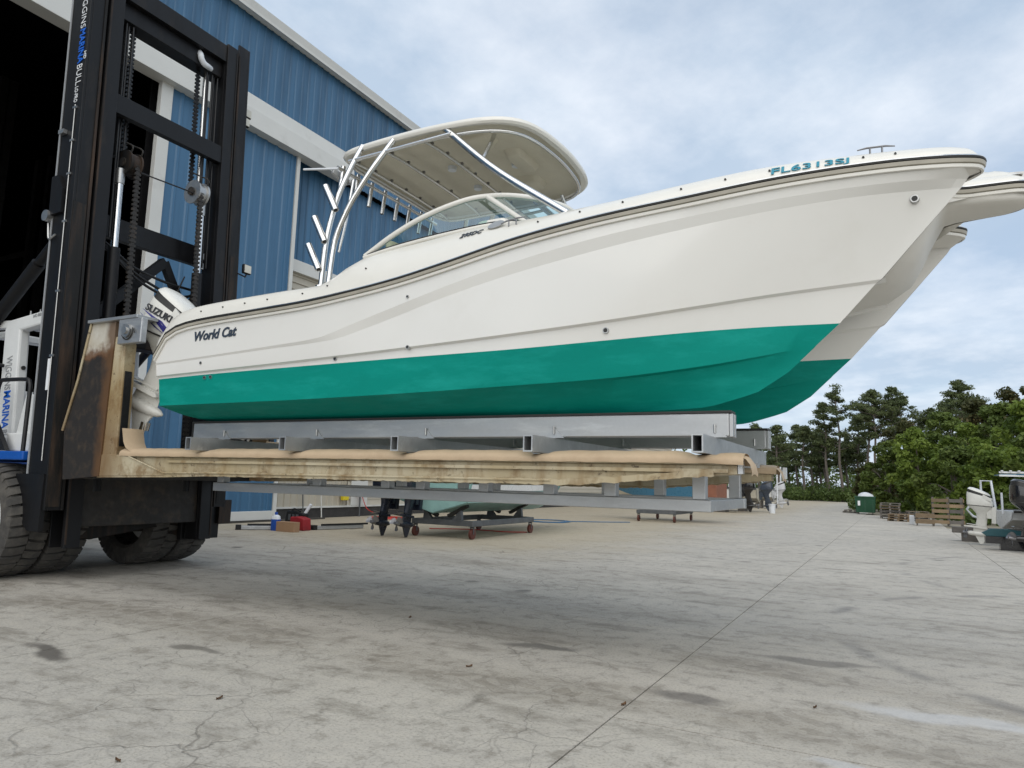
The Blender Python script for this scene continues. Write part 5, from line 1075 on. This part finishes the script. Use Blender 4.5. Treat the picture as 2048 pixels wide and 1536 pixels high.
MB().box(-2.36, -1.12, 51.26, 51.34, 1.06, 1.14).build('rim', 'bin', dp, bevel=.01)
for x in (-2.2, -1.75, -1.3): MB().box(x - .04, x + .04, 51.32, 51.38, .15, 1.05).build('rib', 'bin', dp)
for x in (-2.15, -1.35): MB().cyl((x, 51.6, .06), (x + .05, 51.6, .06), .06, n=10).build('wheel', 'rail_black', dp)
MB().box(-2.16, -2.02, 51.27, 51.29, .55, .85).build('notice', 'white_letter', dp)
MB().loft([(1.05, -1.7, .5, .6, 2.6, 52.1), (1.25, -1.72, .42, .5, 2.2, 52.1), (1.36, -1.75, .22, .3, 2, 52.1), (1.4, -1.75, .05, .05, 2, 52.1)], 18).build('trash_bag', 'bag', dp, smooth=70)
ds_ = thing('scrap_frame', (-2.9, 54, 0), 'low grey scrap frame lying beside the green dumpster', 'scrap')
for k in range(3): MB().box(-3.1 + k * .3, -2.95 + k * .3, 53.5, 54.3, .1, .2).build('bar', 'wood_grey', ds_)
MB().box(-3.2, -2.2, 53.6, 53.7, 0, .09).build('bar', 'wood_grey', ds_)
# tools on the floor by the sliding door
tg = thing('tool_bag', (-14.6, 15.0, 0), 'open red and black tool bag on the concrete by the door', 'bag')
MB().prism([(-14.75, 0), (-14.22, 0), (-14.25, .32), (-14.5, .38), (-14.74, .36)], 'y', 14.85, 15.15).build('pouch', 'red_cloth', tg, bevel=.03)
MB().prism([(-15.15, .2), (-14.5, .22), (-14.45, .44), (-14.75, .52), (-15.1, .50)], 'y', 15.05, 15.3).build('upper_bag', 'hose', tg, bevel=.03)
MB().tube(curve3([(-15.0, 15.15, .45), (-14.85, 15.1, .57), (-14.6, 15.1, .50)], 10), .02, 6).build('handle', 'hose', tg, smooth=60)
for k in range(3): MB().box(-14.98 + k * .14, -14.9 + k * .14, 15.02, 15.045, .26, .42).build('tool_sleeve', 'dolly', tg)
MB().beam((-14.55, 15.2, .42), (-14.38, 15.25, .70), .07, .07).build('rolled_paper', 'jug_white', label='white rolled paper standing out of the tool bag', cat='roll')
MB().box(-14.66, -14.02, 14.28, 14.5, .0, .26).build('cardboard_box', 'cardboard', label='small brown cardboard box in front of the red tool bag', cat='box', bevel=.008)
jg = thing('detergent_jug', (-14.85, 14.45, 0), 'blue and white jug beside the cardboard box', 'jug')
MB().loft([(.0, -14.85, .13, .09, 3, 14.45), (.30, -14.85, .13, .09, 3, 14.45)], 18).build('label_band', 'blue_jug', jg, smooth=40); MB().loft([(.301, -14.85, .13, .09, 3, 14.45), (.38, -14.85, .11, .08, 3, 14.45), (.42, -14.85, .05, .05, 2, 14.45)], 18).build('shoulder', 'jug_white', jg, smooth=40); MB().cyl((-14.85, 14.45, .42), (-14.85, 14.45, .49), .04, n=12).build('cap', 'blue_jug', jg)
for nm, a_, b_, lb in (('floor_beam', (-15.6, 13.95), (-14.9, 14.7), 'short grey metal bar lying left of the tool bag'), ('floor_beam', (-14.3, 15.4), (-13.9, 16.9), 'long grey metal bar lying behind the tool bag')):
    fb_ = thing(nm, (a_[0], a_[1], 0), lb, 'bar'); MB().beam((*a_, .06), (*b_, .06), .16, .10).build('channel', 'alu', fb_, bevel=.01)
    d = (Vector(b_) - Vector(a_)).normalized() * .14; MB().beam((*a_, .07), (a_[0] - d.x, a_[1] - d.y, .07), .18, .13).build('end_cap', 'hose', fb_); MB().beam((a_[0] + .1, a_[1] + .12, .14), (b_[0] + .1, b_[1] + .12, .14), .05, .05).build('top_strip', 'hose', fb_)
# hoses and taps at the wall
def coil(c, r, n, m, nm, lab, tail):
    pts = []
    for k in range(n * 14):
        a = k / 14 * 2 * math.pi; q = r * (1 + .12 * math.sin(a * .37) + .05 * random.random()); pts.append((c[0] + q * 1.3 * math.cos(a) * .8, c[1] + q * math.sin(a), .02 + .012 * (k // 14) * .6))
    MB().tube(pts + tail, .016, 6).build(nm, m, label=lab, cat='hose', smooth=60)
coil((-16.6, 21.6), .55, 5, 'red_hose', 'hose_coil', 'red water hose coiled on the floor under the wall tap', curve3([(-17.0, 21.9, .05), (-17.9, 22.0, .3), (-18.12, 21.95, .75)], 10))
coil((-11.8, 25.2), .8, 3, 'blue_hose', 'hose_coil', 'blue hose looped on the ground behind the seafoam boat', curve3([(-11.0, 25.6, .03), (-10.0, 26.4, .03), (-9.2, 27.3, .03)], 10))
MB().tube(curve3([(-12.4, 18.2, .02), (-11.2, 18.9, .02), (-10.2, 18.8, .02), (-9.62, 19.2, .02)], 20), .014, 6).build('hose', 'red_hose', label='thin red hose trailing under the dolly', cat='hose', smooth=60)
tp = thing('water_tap', (-18.15, 21.8, 0), 'water tap with its standpipe on a white wall panel', 'tap')
MB().tube([(-18.1, 21.8, 0), (-18.1, 21.8, .78)], .03, 8).build('standpipe', 'dolly', tp, smooth=50); MB().tube([(-18.12, 21.55, .82), (-18.12, 22.1, .82)], .03, 8).build('tap_body', 'red_hose', tp, smooth=50)
MB().prism([(20.75, .62), (21.05, .62), (21.1, .98), (20.72, .98)], 'x', -18.14, -18.0).build('hose_hanger', 'yellow', label='yellow plastic hose hanger on the beige wall', cat='hanger', bevel=.02)
for k, (y, lb) in enumerate(((18.8, 'thin grey conduit standing against the dark plinth near the door'), (19.7, 'thin white pipe leaning on the plinth near the tool bag'))): MB().cyl((-18.05, y, 0), (-18.12, y - .03, .95), .022, n=8).build('wall_pipe', 'wall_white' if k else 'dolly', label=lb, cat='pipe', smooth=40)
MB().box(-17.9, -17.88, 22.7, 23.1, 1.25, 1.55).build('red_sign', 'red_hose', label='small red board fixed on the beige wall', cat='sign')

# ------------------------------------------------------------------ trees
GL = Vector((0, 0, -.06))
def broadleaf(x, y, h, w, m, label, n=46, nper=170, size=.13, low=.12):
    t = thing('broadleaf_tree', (x, y, -.06), label, 'tree', 'broadleaf trees at the yard edge')
    tr = MB(); top = Vector((x + random.uniform(-.3, .3), y, h * .62)); tr.tube(curve3([(x, y, -.1), (x + .1, y, h * .3), tuple(top)], 8), [.17, .16, .15, .13, .11, .09, .07, .04], 8)
    cen, rad = [], []
    for k in range(n):
        a = random.uniform(0, 6.28); u = random.random(); zz = h * (low + (1 - low) * u ** .85); prof = math.sin(math.pi * min(1, .18 + .80 * (zz / h - low) / (1 - low))) ** .6
        q = w * prof * math.sqrt(random.random()); rr = random.uniform(.42, .85) * w * .36
        cen.append((x + q * math.cos(a), y + q * math.sin(a), max(.4, zz - rr * .4))); rad.append((rr, rr, rr * .75))
    for c_ in random.sample(cen, 9): tr.tube([(x, y, h * random.uniform(.2, .5)), ((x + c_[0]) / 2, (y + c_[1]) / 2, (h * .35 + c_[2]) / 2 + .2), c_], [.06, .045, .015], 6)
    tr.build('trunk', 'bark', t, smooth=60); leafmesh('crown', cen, rad, nper, size, m, t)
def pine(x, y, h, spread, label, cb=.52, n=40, nper=72):
    t = thing('pine_tree', (x, y, -.06), label, 'tree', 'tall pines behind the yard')
    lx, ly = random.uniform(-.5, .5), random.uniform(-.5, .5); P_ = lambda z: (x + lx * (z / h) ** 2 + .12 * math.sin(z * .9), y + ly * (z / h) ** 2, z)
    tr = MB(); zs_ = np.linspace(-.1, h * .97, 10); tr.tube([P_(z) for z in zs_], [.19 * (1 - .85 * i / 9) + .02 for i in range(10)], 8)
    cen, rad = [], []
    for k in range(n):
        u = random.random() ** .75; z = h * (cb + (1 - cb) * u); a = random.uniform(0, 6.28); prof = (math.sin(math.pi * min(1, (u * .80 + .22))) ** .7); q = spread * prof * random.uniform(.25, 1.0)
        b0 = Vector(P_(z - q * .25)); tip = Vector((b0.x + q * math.cos(a), b0.y + q * math.sin(a), z + q * .12)); tr.tube([b0, b0.lerp(tip, .5) + Vector((0, 0, -.05)), tip], [.05, .035, .012], 5)
        rr = random.uniform(.38, .72); cen.append(tuple(tip)); rad.append((rr * 1.25, rr * 1.25, rr * .6))
        if random.random() < .5: m_ = b0.lerp(tip, .6); cen.append((m_.x, m_.y, m_.z + .1)); rad.append((rr, rr, rr * .5))
    tr.build('trunk', 'bark', t, smooth=60); leafmesh('crown', cen, rad, nper, .17, 'needle', t, aspect=.38, flat=.2, shell=.15)
PINES = [(-12.4, 92, 9.1), (-10.9, 104, 9.8), (-10.2, 108, 9.5), (-7.8, 103, 12.8), (-6.1, 102, 15.0), (-6.0, 112, 8.8), (-3.0, 104, 14.0), (-2.0, 101, 14.0), (-.3, 103, 14.5), (1.3, 109, 14.0), (7.0, 92, 13.7), (6.5, 104, 12.9), (-4.8, 118, 9.6), (-14.2, 116, 7.6), (-10.7, 120, 7.8), (-8.6, 110, 10.4), (4.2, 106, 12.0)]
PL = ['pine with a thin crown, first one past the fork tips', 'slim open pine second past the fork tips', 'slim open pine just behind the second one past the fork tips', 'tall pine with tiers of needles up a straight trunk', 'tallest pine with a feathery top and long bare trunk', 'short pine in the sky gap beside the feathery topped pine', 'broad rounded flat topped pine with a forked trunk beside the feathery pine', 'broad rounded flat topped pine above the green dumpster', 'broad rounded pine merging with its neighbour above the pallets', 'broad rounded pine half hidden by the reddish tree', 'pine with a dense rounded crown rising alone above the leafy thicket', 'pine crown showing behind the lone rounded pine over the thicket', 'short pine low in the gap between tall trunks', 'small far pine low behind the cloth wrapped outboard', 'small far pine low behind the guide poles', 'slim pine of middle height leaning towards the tiered pine', 'rounded pine crown showing between the thicket tops']
PINES += [(-16.5, 103, 10.2), (-14.8, 108, 9.0), (-12.6, 112, 10.6), (-9.6, 114, 9.2), (-4.4, 110, 11.5), (-7.0, 118, 8.4)]
PL += ['pine showing over the far bunk end of the cradle', 'pine low behind the far fork tip', 'slim pine between the first two past the fork tips', 'far slim pine behind the tiered pine', 'open crowned pine between the feathery and the forked pine', 'short far pine under the feathery topped pine']
for (x, y, h), lb in zip(PINES, PL):
    rd = 'rounded' in lb; pine(x, y, h, 3.0 if rd else 1.9, lb, .58 if rd else .42, 52 if rd else 40)
BL = [(-.5, 60, 5.2, 1.9, 'leaf', 0), (.6, 66, 7.1, 2.1, 'leaf_dark', 1), (1.5, 57, 5.9, 2.2, 'leaf_bright', 2), (3.1, 60, 7.2, 2.3, 'leaf', 0), (4.0, 54, 5.9, 2.0, 'leaf_bright', 2), (5.8, 64, 8.5, 2.6, 'leaf_dark', 1), (6.0, 56, 7.4, 2.3, 'leaf', 0), (6.9, 50, 6.9, 2.2, 'leaf_bright', 2), (8.6, 54, 8.2, 2.5, 'leaf', 0), (-2.1, 72, 4.0, 1.3, 'leaf_dark', 1), (9.0, 70, 10.3, 2.6, 'leaf_dark', 3), (3.0, 50, 4.2, 1.9, 'leaf', 4), (4.9, 47, 4.2, 1.9, 'leaf_bright', 4), (6.4, 43, 4.6, 2.0, 'leaf', 4), (10.5, 47, 7.5, 2.6, 'leaf', 0), (9.0, 40, 5.5, 2.2, 'leaf_bright', 4)]
BLL = ['mid green leafy tree directly behind the green dumpster', 'dark reddish leaved tree beside the broad pines', 'bright yellow green tree behind the stacked pallets', 'tall mid green tree between two bright green trees', 'bright green rounded tree behind the tall board crate', 'tall dark reddish tree standing over the thicket', 'mid green tree behind the board crate, taller than its neighbours', 'bright green tree above the white skiff', 'mid green tree behind the slatted canopy', 'small dark reddish bush left of the dumpster', 'reddish tree top rising highest over the thicket', 'low bushy green tree behind the low crate', 'low bright bushy tree behind the white outboard', 'low green bushy tree behind the slatted canopy', 'wide mid green tree beyond the black outboard', 'low bright bushy tree beyond the black outboard']
for (x, y, h, w, m, k), lb in zip(BL, BLL): broadleaf(x, y, h, w, m, lb, low=.03)
cen, rad = [], []
for k in range(420):
    x = random.uniform(-24, 16); y = random.uniform(99.5, 126); r = random.uniform(.6, 1.6); cen.append((x, y, r * .5 + random.uniform(0, .6))); rad.append((r * 1.3, r * 1.3, r * .9))
for k in range(90):
    x = random.uniform(-3.0, 12); y = random.uniform(62, 96); x = max(x, -3.2 + (y - 58) * .02); r = random.uniform(.5, 1.2); cen.append((x, y, r * .5)); rad.append((r * 1.3, r * 1.3, r * .9))
for k in range(70):
    x = random.uniform(2.6, 9); y = random.uniform(40, 60); r = random.uniform(.3, .7); cen.append((x, y, r * .4)); rad.append((r * 1.3, r * 1.3, r * .8))
leafmesh('undergrowth', cen, rad, 110, .17, 'brush', None, kind='stuff', label='dense green undergrowth along the yard edge', cat='undergrowth')
cen, rad = [], []
for k in range(190):
    x = random.uniform(-45, 40); y = random.uniform(126, 140); z = random.uniform(1, 5.6 + 1.5 * math.sin(x * .3)); r = random.uniform(1.0, 2.0); cen.append((x, y, z)); rad.append((r * 1.5, r * 1.5, r))
leafmesh('far_wood', cen, rad, 130, .26, 'brush', None, kind='stuff', label='far green wood behind the pines', cat='wood')

# ------------------------------------------------------------------ dry leaves on the slab
for k, (x, y) in enumerate(((-3.62, 2.55), (-4.05, 3.55), (-1.70, 4.93), (-3.1, 5.2), (-.55, 5.6), (-4.7, 6.6))):
    lf = MB(); a_ = random.uniform(0, 3.1); l_ = random.uniform(.018, .032); r_ = []
    for t_ in np.linspace(-1, 1, 7): w_ = (1 - t_ * t_) * .45 + .03; r_.append([(t_ * l_, -w_ * l_, .012 * t_ * t_ + .009), (t_ * l_, 0, .004), (t_ * l_, w_ * l_, .012 * t_ * t_ + .010)])
    lf.grid(r_).xf(Matrix.Translation((x, y, 0)) @ Matrix.Rotation(a_, 4, 'Z')).build('dry_leaf', 'dry_leaf', label='small curled brown leaf lying on the bare concrete', cat='leaf', group='dry leaves on the concrete', smooth=60)
